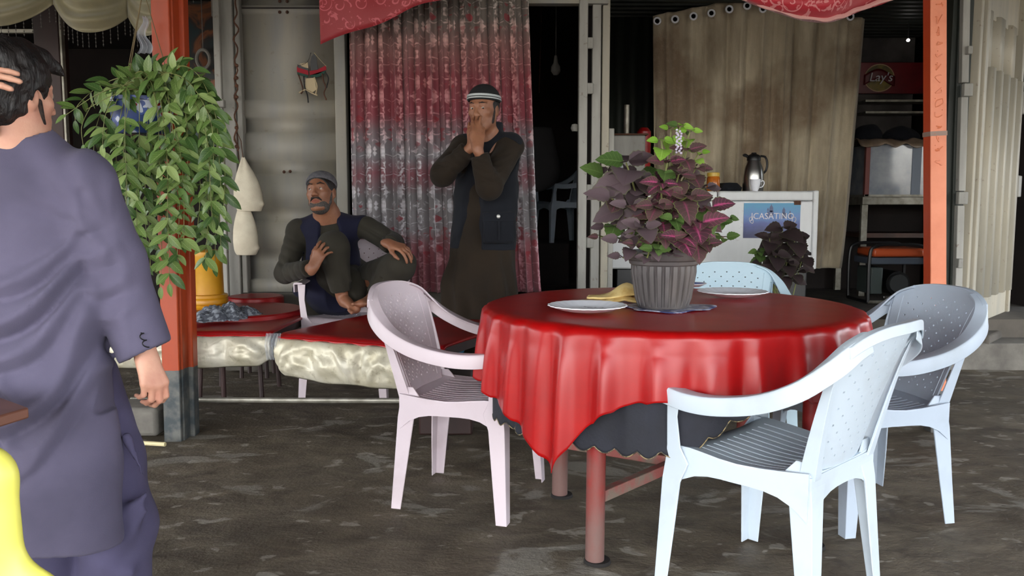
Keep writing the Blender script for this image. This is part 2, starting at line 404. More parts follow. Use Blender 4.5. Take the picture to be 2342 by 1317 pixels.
# ---- grey container door (left)
def ycol(px, py, Y): return P(px, py, Y)
def lerp(a, b, t): return a+(b-a)*t
D1 = thing('container_door', 'grey-green container door leaf with horizontal ribs behind the seated man', 'door', (-1.45, 5.64, .52))
bm = BM()
prof = [(.52, 0), (.60, 0), (.61, .035), (.80, .035), (.82, 0), (.98, 0), (1.0, .035), (1.08, .035), (1.10, 0), (1.30, 0), (1.32, .035), (1.40, .035), (1.42, 0), (1.58, 0), (1.60, .035), (1.68, .035), (1.70, 0), (1.80, 0), (1.81, .012), (2.36, .012), (2.37, 0), (2.42, 0), (2.42, .01), (2.95, .01)]
xs = [P(546, 0, 5.64).x, P(764, 0, 5.64).x]
va = [[bm.verts.new((x+1.45, y, z-.52)) for x in xs] for z, y in prof]
for i in range(len(prof)-1): bm.faces.new((va[i][0], va[i][1], va[i+1][1], va[i+1][0]))
o = obj('ribbed_panel', bm, M['greydoor'], D1); solid(o, .02, 1)
bm = BM(); bx(xs[1]+1.45, xs[1]+1.45+.075, -.045, .03, 0, 2.45, bm); obj('edge_rail', bm, M['greydoor'], D1, bevel=.006)
bm = BM(); bx(xs[0]+1.45-.02, xs[0]+1.45+.015, -.05, .03, -.02, 2.45, bm); obj('edge_rail', bm, M['frame'], D1, bevel=.006)
bm = BM(); bx(xs[0]+1.47, xs[1]+1.45, -.008, .02, 1.878, 1.886, bm); obj('seam', bm, M['dark'], D1)
for (px, py) in ((640, 3), (657, 3), (640, 28), (657, 28), (650, 393), (664, 392)):
    p = P(px, py, 5.64); bm = BM(); bmesh.ops.create_uvsphere(bm, u_segments=8, v_segments=6, radius=.011)
    obj('bolt', bm, M['rust'], D1, loc=(p.x+1.45, -.004, p.z-.52))
# ---- frame bars left of it
def bar(name, label, px0, px1, Y, z0, z1, m, cat='bar', dep=.05, bev=.006):
    a, b = P(px0, 300, Y).x, P(px1, 300, Y).x
    o = obj(name, bx(-(b-a)/2, (b-a)/2, -dep/2, dep/2, 0, z1-z0, BM()), m, bevel=bev, loc=((a+b)/2, Y, z0)); return tag(o, label, cat)
bar('lock_rod', 'thin pale vertical lock rod left of the grey door', 497, 512, 5.50, .32, 2.95, M['frame'], 'rod', .04)
bar('door_jamb', 'wide chipped vertical jamb with a rusty streak beside the grey door', 516, 545, 5.62, .32, 2.95, M['frame'], 'door frame', .1)
b_ = obj('lock_bracket', box(BM(), (0, 0, 0), (.06, .05, .05)), M['frame'], bevel=.006, loc=P(504, 237, 5.48)); tag(b_, 'small square lock bracket on the thin vertical rod', 'bracket')
ch = BM(); pts = []
for i in range(60):
    a = i/59; py = lerp(-30, 345, a); px = 540+4*math.sin(i*.9)+6*nz(i*.3, 2); pts.append(P(px, py, 5.54))
tube(ch, pts, [.005+.004*abs(nz(i*.7, 5)) for i in range(60)], 5)
for py in (150, 178, 196, 222, 292, 335):
    p = P(541, py, 5.54); bmesh.ops.create_icosphere(ch, subdivisions=1, radius=.014, matrix=Matrix.Translation(p))
tag(obj('rusty_wire', ch, M['rust']), 'knotted rusty wire hanging down the door jamb', 'wire')
# ---- door frame between doorway and right shop
Fm = thing('door_frame', 'chipped pale steel double door frame right of the dark doorway', 'door frame', (.5, 5.56, .3))
def fb(nm, px0, px1, z0, z1, Y, m, dep=.06, bev=.006):
    a, b = P(px0, 300, Y).x, P(px1, 300, Y).x
    return obj(nm, bx(a-.5, b-.5, Y-5.56-dep/2, Y-5.56+dep/2, z0-.3, z1-.3, BM()), m, Fm, bevel=bev)
fb('door_edge', 1322, 1342, .3, 2.95, 5.52, M['frame'], .07)
fb('dark_gap', 1340, 1356, .3, 2.95, 5.64, M['dark'], .04)
fb('jamb', 1352, 1372, .3, 2.95, 5.56, M['frame'], .05)
fb('channel', 1374, 1391, .3, 2.95, 5.60, M['cream'], .10)
fb('inner_channel', 1391, 1404, .3, 1.62, 5.66, M['frame'], .06)
for py in (98, 202, 434, 555):
    p = P(1349, py, 5.5); obj('hinge', box(BM(), (0, 0, 0), (.045, .035, .07)), M['frame'], Fm, bevel=.006, loc=(p.x-.5, -.05, p.z-.3))
obj('knob', lathe(BM(), [(0, .03), (.02, .025), (.028, 0), (.02, -.02), (0, -.02)], 14), M['frame'], Fm, loc=(P(1316, 292, 5.5).x-.5, -.02, P(1316, 292, 5.5).z-.3))
# ---- right jamb and cream corrugated door leaf
Rj = thing('door_frame', 'dark and pale steel jamb with square hinges beside the cream door', 'door frame', (2.95, 5.4, .2))
def rb(nm, px0, px1, py0, py1, Y, m, dep=.05):
    a = P(px0, (py0+py1)/2, Y); b = P(px1, (py0+py1)/2, Y); z0 = P(px0, py1, Y).z; z1 = P(px0, py0, Y).z
    return obj(nm, bx(a.x-2.95, b.x-2.95, Y-5.4-dep/2, Y-5.4+dep/2, z0-.2, z1-.2, BM()), m, Rj, bevel=.005)
obj('dark_jamb', bx(-.15, -.02, .02, .14, .1, 2.9), M['green'], Rj)
def slant(nm, pts, w, Y, m, dep=.05):
    bm = BM(); p = [P(a, b, Y)-Vector((2.95, 5.4, .2)) for a, b in pts]
    fr = [(q, Vector((1, 0, 0)), Vector((0, 1, 0)), w/2, dep/2) for q in p]
    sweep(bm, fr, [(-1, -1), (1, -1), (1, 1), (-1, 1)]); return obj(nm, bm, m, Rj, bevel=.004)
slant('jamb_edge', [(2198, -60), (2184, 300), (2172, 740)], .03, 5.42, M['green'])
slant('pale_strip', [(2208, -60), (2203, 190)], .045, 5.38, M['frame'])
slant('pale_strip', [(2202, 222), (2196, 437)], .045, 5.38, M['frame'])
slant('pale_strip', [(2194, 470), (2186, 745)], .045, 5.38, M['frame'])
slant('dark_gap', [(2221, -60), (2206, 745)], .05, 5.50, M['black'])
for (px, py, w, h) in ((2212, 206, .055, .08), (2200, 453, .06, .08), (2216, 115, .03, .05), (2194, 602, .03, .06)):
    p = P(px, py, 5.34); obj('hinge', box(BM(), (0, 0, 0), (w, .04, h)), M['frame'], Rj, bevel=.005, loc=p-Vector((2.95, 5.4, .2)))
A = P(2236, 0, 5.42); B = P(2338, 0, 6.35)
dv = Vector((B.x-A.x, B.y-A.y, 0)); Ld = dv.length; ang = math.atan2(dv.y, dv.x)
R_ = thing('container_door', 'cream corrugated container door leaf swung open at the far right', 'door', (A.x, A.y, .25), ang)
zb = .28; bm = BM(); corr(bm, .14, Ld-.06, .48-.25, 2.0-.25, 0, (Ld-.2)/5, .075, duty=.5)
o = obj('corrugated_panel', bm, M['cream'], R_); solid(o, .012, 1)
bm = BM(); corr(bm, .14, Ld-.06, 2.0-.25, 2.38-.25, .03, (Ld-.2)/3, .055, duty=.5); o = obj('upper_panel', bm, M['cream'], R_); solid(o, .012, 1)
obj('edge_rail', bx(0, .06, -.03, .05, .02, 2.75, BM()), M['cream'], R_, bevel=.006)
obj('edge_rail', bx(.066, .14, -.05, .04, .02, 2.75, BM()), M['cream'], R_, bevel=.006)
obj('edge_rail', bx(Ld-.06, Ld, -.04, .05, .02, 2.75, BM()), M['cream'], R_, bevel=.006)
obj('bottom_rail', bx(.14, Ld-.06, -.02, .05, .02, .24, BM()), M['cream'], R_, bevel=.006)
obj('top_plate', bx(.14, Ld-.06, .0, .06, 2.1, 2.75, BM()), M['cream'], R_, bevel=.006)
obj('hinge', box(BM(), (Ld+.03, -.03, 1.62), (.09, .05, .16)), M['frame'], R_, bevel=.006)
obj('hinge', box(BM(), (Ld+.03, -.03, 1.0), (.09, .05, .16)), M['frame'], R_, bevel=.006)
tag(obj('curb_stone', box(BM(), (0, 0, 0), (.75, .22, .22)), M['ply'], bevel=.02, loc=((A.x+B.x)/2+.05, (A.y+B.y)/2+.06, .11)), 'low dusty ledge under the cream corrugated door', 'ledge').rotation_euler.z = ang
# ---- curtains
def pleat(name, px0, px1, bx0, bx1, Y, z0, z1, npl, amp, m, label, cat, bottom=None, seed=0, ratio=1.5, nv=60, topfn=None):
    A_, B_ = P(px0, 200, Y).x, P(px1, 200, Y).x; C_, D_ = P(bx0, 600, Y).x, P(bx1, 600, Y).x
    bm = BM(); wid = (B_-A_)*ratio; nu = npl*12
    def fn(u, v):
        xa = lerp(C_, A_, v**.8); xb = lerp(D_, B_, v**.8)
        uu = u+.35/npl*nz(u*npl*.45, seed+v*.4)
        ph = 2*PI*npl*uu; a = amp*(.55+.7*abs(nz(u*npl*.6, seed+3)))*(1.25-.5*v)
        x = lerp(xa, xb, u)+.45*a*math.sin(2*ph)*.5
        y = Y+a*math.sin(ph)+.35*a*math.sin(2.3*ph+seed)+.02*nz(u*4, v*3, seed)
        zt = z1 if not topfn else topfn(x)
        zl = z0 if not bottom else bottom(u)
        return Vector((x, y, lerp(zl, zt, v)))
    grid(bm, fn, nu, nv, uv=lambda u, v: (u*wid, lerp(z0, z1, v)))
    o = obj(name, bm, m, ang=80); solid(o, .003); return tag(o, label, cat)
pleat('floral_curtain', 800, 1205, 806, 1240, 5.28, .555, 2.75, 15, .045, M['curtain'], 'red and grey floral curtain hanging in the doorway behind the standing man', 'curtain', seed=1.3)
M['hole'] = mat('eyelet_hole', S(8, 7, 6), 1.0, spec=0)
tz = lambda px, py: P(px, py, 7.0).z
def tantop(x):
    a, b = P(1490, 36, 7.0), P(1712, -6, 7.0)
    return lerp(a.z, b.z, (x-a.x)/(b.x-a.x)) if x < b.x else b.z-.18*(x-b.x)
def tanbot(u): return tz(1500, 560) if u < .02 else tz(1500, 613)
o = pleat('tan_curtain', 1491, 1972, 1500, 1925, 7.0, tz(1500, 613), 2.78, 9, .045, M['tan'], 'stained tan curtain with metal eyelets hung behind the white freezer', 'curtain', seed=5.1, topfn=tantop, nv=80)
for (px, py) in ((1503, 48), (1544, 44), (1586, 37), (1627, 30), (1668, 21), (1709, 13), (1745, 20), (1945, 38)):
    p = P(px, py, 6.93); e = BM()
    tube(e, [(math.cos(a*PI/8)*.026, 0, math.sin(a*PI/8)*.026) for a in range(17)], .008, 6, mi=0, ref=(0, 1, 0))
    tube(e, [(0, .002, 0), (0, .008, 0)], .024, 16, mi=1)
    q = obj('eyelet', e, [M['porcelain'], M['hole']], o, loc=p)
# ---- red scroll banner
bm = BM()
def ban(u, v):
    px = lerp(725, 1120, u); y = 5.02-.10*u+.012*math.sin(u*17+v*3)+.02*nz(u*3, v*3)
    zb_ = P(px, lerp(100, -36, u), 5.0).z+.012*math.sin(u*14)
    p = P(px, 0, 5.0); zt = 2.85
    return Vector((p.x+.01*(1-v), y, lerp(zb_, zt, v)))
grid(bm, ban, 60, 20, uv=lambda u, v: (u*1.05, v*.8+u*.36*(1-v)))
o = obj('scroll_banner', bm, M['scroll'], ang=80); solid(o, .003)
tag(o, 'red scroll patterned cloth hanging slantwise above the floral curtain', 'cloth')
# right swag
bm = BM()
edge = [(1640, -40), (1700, 2), (1760, 24), (1830, 44), (1890, 50), (1930, 40), (1975, 22), (2040, 0), (2100, -40)]
eps = [P(a, b, 4.7) for a, b in edge]; es = spline(eps, 6)
def sw(u, v):
    i = u*(len(es)-1); k = min(int(i), len(es)-2); p = es[k].lerp(es[k+1], i-k)
    z = lerp(p.z, 2.85, v); fold = .03*math.sin(v*26+3*math.cos(u*3)+u*4)*(1-.2*v)
    return Vector((p.x, 4.7+fold-.10*math.sin(PI*min(v*2.2, 1))*math.sin(PI*u)+.01*nz(u*9, v*9), z))
grid(bm, sw, 70, 40, uv=lambda u, v: (u*1.1, v*.8))
o = obj('scroll_swag', bm, M['scroll2'], ang=80); solid(o, .004); tag(o, 'pink and red scroll cloth drooping from the canopy above the tan curtain', 'cloth')
hm = BM(); tube(hm, [p+Vector((0, -.01, .012+.004*math.sin(i))) for i, p in enumerate(es)], .013, 6)
obj('pale_hem', hm, mat('pale_pink_hem', S(214, 158, 152), .6), o)
# ---- valance
V = thing('swag_valance', 'olive satin swag valance with bead fringe at the top left', 'curtain', (-2.4, 5.2, 2.3))
sw_ = [(-70, 20, 128, 12, 70), (128, 12, 298, 42, 84), (298, 42, 452, -40, 88), (-240, 20, -70, 20, 70)]
drops = BM()
for (xa, ya, xb, yb, yl) in sw_:
    bm = BM(); a = P(xa, ya, 5.2); b = P(xb, yb, 5.2); low = P((xa+xb)/2, yl+ (yl-(ya+yb)/2)*0, 5.2).z
    def vf(u, v, a=a, b=b, low=low):
        base = lerp(a.z, b.z, u); sag = (lerp(a.z, b.z, .5)-low)*4*u*(1-u)
        top = 2.9; z = lerp(base-sag, top-sag*.3*(1-abs(2*u-1)), v**1.1)
        f = (.030+.012*nz(u*3, v*5, a.x))*math.sin(v*34+1.2+2.5*nz(u*2, v*2, a.x))*(math.sin(PI*u)**.7)*(1-v*.4)
        return Vector((lerp(a.x, b.x, u)+2.4, -.03-.13*math.sin(PI*u)*(1-.4*v)+f, z-2.3))
    grid(bm, vf, 40, 60, uv=lambda u, v: (u, v)); o = obj('swag', bm, M['valance'], V, ang=80); solid(o, .003)
    for i in range(13):
        u = (i+.5)/13; p = vf(u, 0)
        for k in range(4):
            bmesh.ops.create_icosphere(drops, subdivisions=1, radius=.0045, matrix=Matrix.Translation((p.x, p.y, p.z-.015-k*.022)))
        tube(drops, [p, p-Vector((0, 0, .09))], .0015, 4)
fo = obj('bead_fringe', drops, mat('smoky_glass_beads', S(74, 70, 66), .3), V); fo['kind'] = 'stuff'
# ================================================================ plastic chair
def plastic(name, c, c2):
    t = NT(name); v = t.coord('Object')
    col = t.mix(t.ramp(t.noise(v, 5, 6), [(.5, K(0)), (.8, K(1))]), c, c2)
    t.l(col, t.b.inputs['Base Color']); t.set(Roughness=.42, Specular_IOR_Level=.5, Subsurface_Weight=0)
    t.bump(t.noise(v, 260, 2), .08, .002); return t.m
CH_M = {'pink': plastic('pinkish_white_plastic', S(206, 192, 198), S(184, 168, 170)),
        'blue': plastic('bluish_white_plastic', S(196, 208, 218), S(178, 186, 192)),
        'sky': plastic('pale_blue_plastic', S(190, 214, 226), S(180, 206, 220)),
        'grey': plastic('grey_blue_plastic', S(172, 184, 198), S(158, 168, 178))}
def lprof(w, d, th):  # L section: flange along X, web along Y
    return [(0, 0), (w, 0), (w, th), (th, th), (th, d), (0, d)]
def back_pt(u, v):
    """u -1..1, v 0..1"""
    w = .150+.075*v**.9; z = .405+.405*v-(.045*abs(u)**3.2)*v**5
    y = -.185-.125*v-.02*v*v+.045*(u*u)*(.5+.6*v)
    return Vector((u*w, y, z))
def arm_curve(s):
    # wing leaves the top corner of the back, swoops down and runs level to the front
    return spline([(s*.150, -.300, .798), (s*.210, -.280, .772), (s*.248, -.242, .726), (s*.270, -.180, .672), (s*.281, -.09, .630), (s*.286, .02, .606), (s*.279, .11, .600), (s*.262, .195, .606)], 6)
def bake(o, ang=40):
    me = bpy.data.meshes.new_from_object(o.evaluated_get(bpy.context.evaluated_depsgraph_get())); o.modifiers.clear(); o.data = me; sharp(me, ang)
def make_chair(kind, label, group=None, detail=True):
    m = CH_M[kind]
    t = thing('plastic_armchair', label, 'chair', group=group)
    # seat with slots
    bm = BM(); cols = [-.225, -.215]; x = -.175
    sl_ = []
    while x < .18: sl_ += [x]; cols += [x-.0035, x+.0035]; x += .035
    cols += [.215, .225]; rows = [-.19, -.16, -.13, -.10, -.05, 0, .05, .10, .145, .175, .20, .215]
    def zs(x, y):
        return .425-.022*math.exp(-((y+.04)/.16)**2)+.012*(abs(x)/.22)**3-(.03*max(0, (y-.16)/.055)**2)
    vs = [[bm.verts.new((x*(1.02 if y > 0 else 1+.10*y*4)*(.86+.14*min(1, (y+.19)/.2)), y+ (.012*(1-(x/.22)**2) if y > .19 else 0), zs(x, y))) for x in cols] for y in rows]
    for j in range(len(rows)-1):
        for i in range(len(cols)-1):
            if 2 <= j <= 7 and any(abs((cols[i]+cols[i+1])/2-q) < .002 for q in sl_) : continue
            bm.faces.new((vs[j][i], vs[j][i+1], vs[j+1][i+1], vs[j+1][i]))
    o = obj('seat', bm, m, t, ang=60); solid(o, .006, -1); bake(o)
    # apron under the seat
    bm = BM()
    def seg(pts, h0, h1):
        fr = []
        for i, p in enumerate(pts):
            d = (Vector(pts[min(i+1, len(pts)-1)])-Vector(pts[max(i-1, 0)])).normalized(); side = Vector((d.y, -d.x, 0)).normalized()
            k = i/(len(pts)-1); h = h0+(h1-h0)*(1-abs(2*k-1)**3)
            fr.append((Vector(p)+Vector((0, 0, -h/2)), side, Vector((0, 0, 1)), .004, h/2))
        sweep(bm, fr, [(-1, -1), (1, -1), (1, 1), (-1, 1)])
    for s in (-1, 1): seg([(s*lerp(.195, .232, i/10), lerp(-.19, .21, i/10), zs(.22, lerp(-.19, .15, i/10))) for i in range(11)], .13, .055)
    seg([(lerp(-.232, .232, i/10), .21+.012*(1-(i/5-1)**2), .402) for i in range(11)], .11, .045)
    seg([(lerp(-.19, .19, i/10), -.19, .415) for i in range(11)], .13, .055)
    obj('apron', bm, m, t)
    # backrest panel with punched holes
    bm = BM(); nc, nr = 5, 13; us = [-1, -.86]; vsn = [0, .06]
    hu = [-.72+i*1.44/(2*nc) for i in range(2*nc+1)]; hv = [.12+j*.76/nr for j in range(nr+1)]
    for h in hu: us += [h-.017, h+.017]
    us += [.86, 1]
    for h in hv: vsn += [h-.0070, h+.0070]
    vsn += [.95, 1.0]
    def lift(u, v):
        p = back_pt(u, v); return p
    vg = [[bm.verts.new(lift(u, v)) for u in us] for v in vsn]
    for j in range(len(vsn)-1):
        for i in range(len(us)-1):
            if i >= 2 and j >= 2 and (i-2) % 2 == 0 and (j-2) % 2 == 0 and i-2 < 2*len(hu) and j-2 < 2*len(hv) and ((i-2)//2+(j-2)//2) % 2 == 0: continue
            bm.faces.new((vg[j][i], vg[j][i+1], vg[j+1][i+1], vg[j+1][i]))
    o = obj('backrest', bm, m, t, ang=60); solid(o, .0055, 0); bake(o)
    # raised diamond lattice between the holes
    if detail:
        lt = BM()
        for a in range(-nr, 2*nc+1, 2):
            for sg in (1, -1):
                pts = []
                for j in range(nr+1):
                    i = a+j if sg == 1 else 2*nc-(a+j)
                    if 0 <= i <= 2*nc: pts.append(back_pt(hu[i], hv[j])+Vector((0, .0015, 0)))
                for A2, B2 in zip(pts, pts[1:]): tube(lt, [A2.lerp(B2, .3), A2.lerp(B2, .7)], .0020, 4)
        for s in (-1, 1): tube(lt, [back_pt(s*.84, v/12)+Vector((0, .0015, 0)) for v in range(1, 12)], .0035, 6)
        obj('lattice_relief', lt, m, t)
    # top rim roll
    rim = BM(); pts = [back_pt(-1+2*i/24, 1.0) for i in range(25)]
    fr = []
    for i, p in enumerate(pts):
        fr.append((p+Vector((0, -.006, -.006)), Vector((0, 1, 0)), Vector((0, 0, 1)), 1, 1))
    sweep(rim, fr, [(-.014, -.018), (-.008, -.018), (-.006, .004), (.010, .004), (.010, .011), (-.012, .011)])
    obj('top_rim', rim, m, t, bevel=.002)
    for s in (-1, 1):
        # arm: L section, flat top flange outward with a deep outer skirt
        c = arm_curve(s); fr = []; bm = BM()
        for i, p in enumerate(c):
            d = (c[min(i+1, len(c)-1)]-c[max(i-1, 0)]).normalized(); up = Vector((0, 0, 1)); side = d.cross(up).normalized()*(1 if s > 0 else -1)
            if side.x*s < 0: side = -side
            upp = side.cross(d).normalized(); upp = upp if upp.z > 0 else -upp
            k = min(1, i/14); w = lerp(.022, .046, k)
            fr.append((p, side, upp, w, lerp(.05, .046, k)))
        pr_ = [(-.55, -.10), (.45, -.16), (.42, -1.0), (.56, -1.0), (.60, -.08), (.52, .06), (.2, .10), (-.5, .04)]
        sweep(bm, fr, pr_); obj('armrest', bm, m, t, bevel=.0015)
        # wing web between back panel and arm
        bm = BM(); n_ = 12; ca = [c[int(i*len(c)*.30/n_)] for i in range(n_+1)]; vb = [1-.20*i/n_ for i in range(n_+1)]
        rows_ = []
        for i in range(n_+1):
            a = back_pt(s, vb[i]); b = ca[i]+Vector((0, 0, -.012)); rows_.append([bm.verts.new(a.lerp(b, k/4)+Vector((0, -.010*math.sin(PI*k/4), 0))) for k in range(5)])
        for i in range(n_):
            for k in range(4): bm.faces.new((rows_[i][k], rows_[i][k+1], rows_[i+1][k+1], rows_[i+1][k]))
        o = obj('side_wing', bm, m, t, ang=60); solid(o, .005, 0)
        # back side stile below the wing
        bm = BM(); fr = []
        for i in range(11):
            v = i/10*.90; p = back_pt(s, v)
            fr.append((p, Vector((s, 0, 0)), Vector((0, 1, 0)), lerp(.030, .012, i/10), lerp(.045, .014, i/10)))
        sweep(bm, fr, [(-.2, -.8), (1, -.8), (1, .2), (.75, .2), (.75, -.62), (-.2, -.62)]); obj('stile', bm, m, t, bevel=.0015)
        # front leg, upper piece rising to the arm
        bm = BM(); pts = [((s*.264, .200, .60), .046, .042), ((s*.256, .206, .52), .034, .034), ((s*.245, .212, .43), .040, .045), ((s*.240, .220, .385), .085, .075), ((s*.246, .226, .33), .062, .060), ((s*.254, .232, .16), .052, .05), ((s*.262, .238, 0), .042, .040)]
        fr = [(Vector(p), Vector((-s, 0, 0)), Vector((0, -1, 0)), w, d) for p, w, d in pts]
        sweep(bm, fr, lprof(1, 1, .11)); obj('leg', bm, m, t, bevel=.002)
        bm = BM(); pts = [((s*.178, -.185, .45), .04, .04), ((s*.188, -.192, .40), .085, .09), ((s*.194, -.200, .34), .066, .064), ((s*.204, -.212, .16), .054, .05), ((s*.216, -.222, 0), .042, .038)]
        fr = [(Vector(p), Vector((-s, 0, 0)), Vector((0, 1, 0)), w, d) for p, w, d in pts]
        sweep(bm, fr, lprof(1, 1, .11)); obj('leg', bm, m, t, bevel=.002)
    return t
def place(t, c, deg, z=0, tilt=0):
    t.location = (c[0], c[1], z); t.rotation_euler = (rad(tilt), 0, rad(deg-90))
def copy_tree(o, parent=None, mat_=None):
    c = o.copy(); COL.objects.link(c); c.parent = parent
    if mat_ and c.type == 'MESH':
        for sl in c.material_slots:
            sl.link = 'OBJECT'; sl.material = mat_
    for ch_ in list(o.children): copy_tree(ch_, c, mat_)
    return c
GC = 'white plastic armchairs'
ca = make_chair('pink', 'pinkish white plastic armchair at the left side of the red table', GC); place(ca, (-.17, 3.10), -17)
def chair_copy(kind, label, c, deg, z=0):
    q = copy_tree(ca, None, CH_M[kind]); q['label'] = label; place(q, c, deg, z); return q
cb = chair_copy('blue', 'nearest bluish white plastic armchair, seen from behind, right of the table front', (.765, 2.33), 134)
cc = chair_copy('grey', 'grey-blue plastic armchair facing left in front of the salmon post', (1.29, 2.98), 192)
ce = chair_copy('sky', 'pale blue plastic armchair behind the table, only its backrest showing', (1.09, 4.02), 264)
cf = chair_copy('pink', 'white plastic armchair the seated man sits on', (-.93, 4.86), 262); cf.scale = (1, 1, 1.1)
cg = chair_copy('grey', 'dim plastic chair standing inside the dark doorway', (.55, 8.9), 200, .72)
cg.location.x = P(1285, 500, 8.9).x
tag(obj('low_platform', bx(-.9, .575, 8.4, 9.55, .30, .72), M['dark']), 'low dark platform inside the doorway under the dim chair', 'platform')
# ================================================================ round table
TC = Vector((.555, 2.93, 0)); TR = .655; TZ = .75
T = thing('round_table', 'round table with red pipe legs under the red vinyl cloth', 'table', TC)
t = NT('worn_red_pipe_paint'); v = t.coord('Object'); sp = t.n('ShaderNodeSeparateXYZ'); t.l(v, sp.inputs[0])
wv = t.math('ADD', sp.outputs[2], t.math('MULTIPLY', t.noise(t.coord('Object', (1, 1, .5)), 14, 5), .5))
t.l(t.ramp(wv, [(.30, S(112, 84, 78)), (.52, S(124, 58, 52)), (.62, S(142, 22, 20))]), t.b.inputs['Base Color']); t.set(Roughness=.5); t.bump(t.noise(v, 60, 4), .3, .004); M['redpipe'] = t.m
M['redpipe2'] = mat('worn_pink_brace_paint', S(142, 76, 70), .6, S(120, 104, 92), 14, lo=.42, hi=.6, bump=.4, bscale=60)
obj('tabletop', lathe(BM(), [(0, .722), (TR-.02, .722), (TR-.01, .73), (TR-.01, .742), (TR-.02, .745), (0, .745)], 64), M['wood'], T)
legs = [G(1360, 1280), G(1280, 1130), G(1850, 1245), Vector((.93, 3.25, 0))]
for q in legs:
    d = q-TC; bm = BM(); tube(bm, [(d.x, d.y, -.01), (d.x*.985, d.y*.985, .73)], .030, 16); obj('leg', bm, M['redpipe'], T, ang=60)
    hole(q+Vector((.008, -.003, .0)), .040)
def brace(a, b, z):
    bm = BM(); A_ = a-TC; B_ = b-TC; fr = []
    d = (B_-A_).normalized(); sd = Vector((d.y, -d.x, 0))
    for p in (A_, B_): fr.append((Vector((p.x, p.y, z)), sd, Vector((0, 0, 1)), .016, .018))
    sweep(bm, fr, [(-1, -1), (1, -1), (1, 1), (-1, 1)]); obj('brace', bm, M['redpipe2'], T, bevel=.003)
brace(legs[0], legs[3], .20); brace(legs[1], legs[2], .205)
def cloth(name, hs, rot, m, z, R, flare, amp, nf, seed, maxdrop=None, scallop=0, mu=1.0, prof=None):
    bm = BM(); NPH, NS = 640, 46; rows = []
    rb_ = .022
    for j in range(NS+1):
        row = []
        for i in range(NPH):
            ph = 2*PI*i/NPH; q = (ph-rot) % (PI/2)-PI/4
            ext = hs/max(math.cos(q), .01)                       # square cloth, corners at rot+45deg+k*90
            ext = R+ (ext-R)*mu
            if prof: ext = R+prof(ph)
            if maxdrop: ext = R+maxdrop+scallop*abs(math.sin(ph*30))-.17*math.exp(-((math.degrees(ph)-304)/34)**4)
            ext = ext-.012*nz(ph*2.2, seed*3)
            k = j/NS
            if k < .3: s = lerp(.02, R-rb_, k/.3)
            else: s = lerp(R-rb_, ext, ((k-.3)/.7)**.85)
            dr = s-(R-rb_)
            if dr <= 0: r, zz = s, z+.0012*nz(math.cos(ph)*s*9, math.sin(ph)*s*9, seed)
            else:
                a = min(dr/rb_, PI/2); r = R-rb_+rb_*math.sin(a); zz = z-rb_*(1-math.cos(a))
                h = max(0, dr-rb_*PI/2); L_ = h
                w = math.sin(nf*ph+.9*math.sin(3*ph+seed)+.5*math.sin(7*ph+2*seed))
                w = w*.8+.25*math.sin(nf*1.9*ph+seed)+.2*nz(ph*5, seed, h*3)
                w = (1-abs(w))*1.3-.6 if False else w
                A_ = amp*(1-math.exp(-L_/.09))*(.8+.6*nz(ph*1.7, seed+9))
                r += flare*L_+(A_*(w+1)*.6 if prof else A_*w)
                zz -= L_*(1-.08-.5*flare*flare); zz += .25*A_*abs(w)
                rs = amp*.25*(1-min(1, L_/.05)); r += rs*(w+1)*.4*min(1, dr/rb_)
                if not prof: r = min(r, R+.004)
            row.append(bm.verts.new((r*math.cos(ph), r*math.sin(ph), zz)))
        rows.append(row)
    for a, b in zip(rows, rows[1:]):
        for i in range(NPH): bm.faces.new((a[i], a[(i+1) % NPH], b[(i+1) % NPH], b[i]))
    bm.faces.new(rows[0])
    o = obj(name, bm, m, ang=80, loc=(TC.x, TC.y, 0)); solid(o, .0018, -1); return o, rows
CR = rad(230)
def rprof(ph):
    a = math.degrees(ph) % 360; d = .155+.015*math.sin(ph*3)
    for c, lo_, hi_, h in ((231, 30, 12, .315), (314, 14, 22, .20), (50, 22, 22, .28), (140, 22, 22, .26)):
        x = (a-c+180) % 360-180; d += h*math.exp(-abs(x)/(lo_ if x < 0 else hi_))
    return d
o, _ = cloth('red_tablecloth', .80, CR, M['red'], .757, TR, .04, .044, 31, 1.7, prof=rprof)
tag(o, 'glossy red vinyl tablecloth with hanging corner draped over the round table', 'tablecloth')
M['navy'] = mat('black_navy_cloth', S(34, 36, 46), .8, S(26, 27, 34), 8, bump=.3, bscale=120)
o, _ = cloth('black_undercloth', .8, CR, M['navy'], .751, TR-.022, .0, .014, 19, 6.1, maxdrop=.37, scallop=.02)
tag(o, 'black undercloth with scalloped gold edge hanging beneath the red vinyl cloth', 'tablecloth')
# gold piping along the scalloped hem
bm = BM(); pts = []
me = o.data; base = 46*640
import itertools
ring = [me.vertices[i].co.copy() for i in range(base, base+640)]
tube(bm, ring+[ring[0]], .0016, 5); obj('gold_edging', bm, mat('gold_edging', S(150, 132, 96), .6, S(60, 52, 40), 60, lo=.45, hi=.55), o)
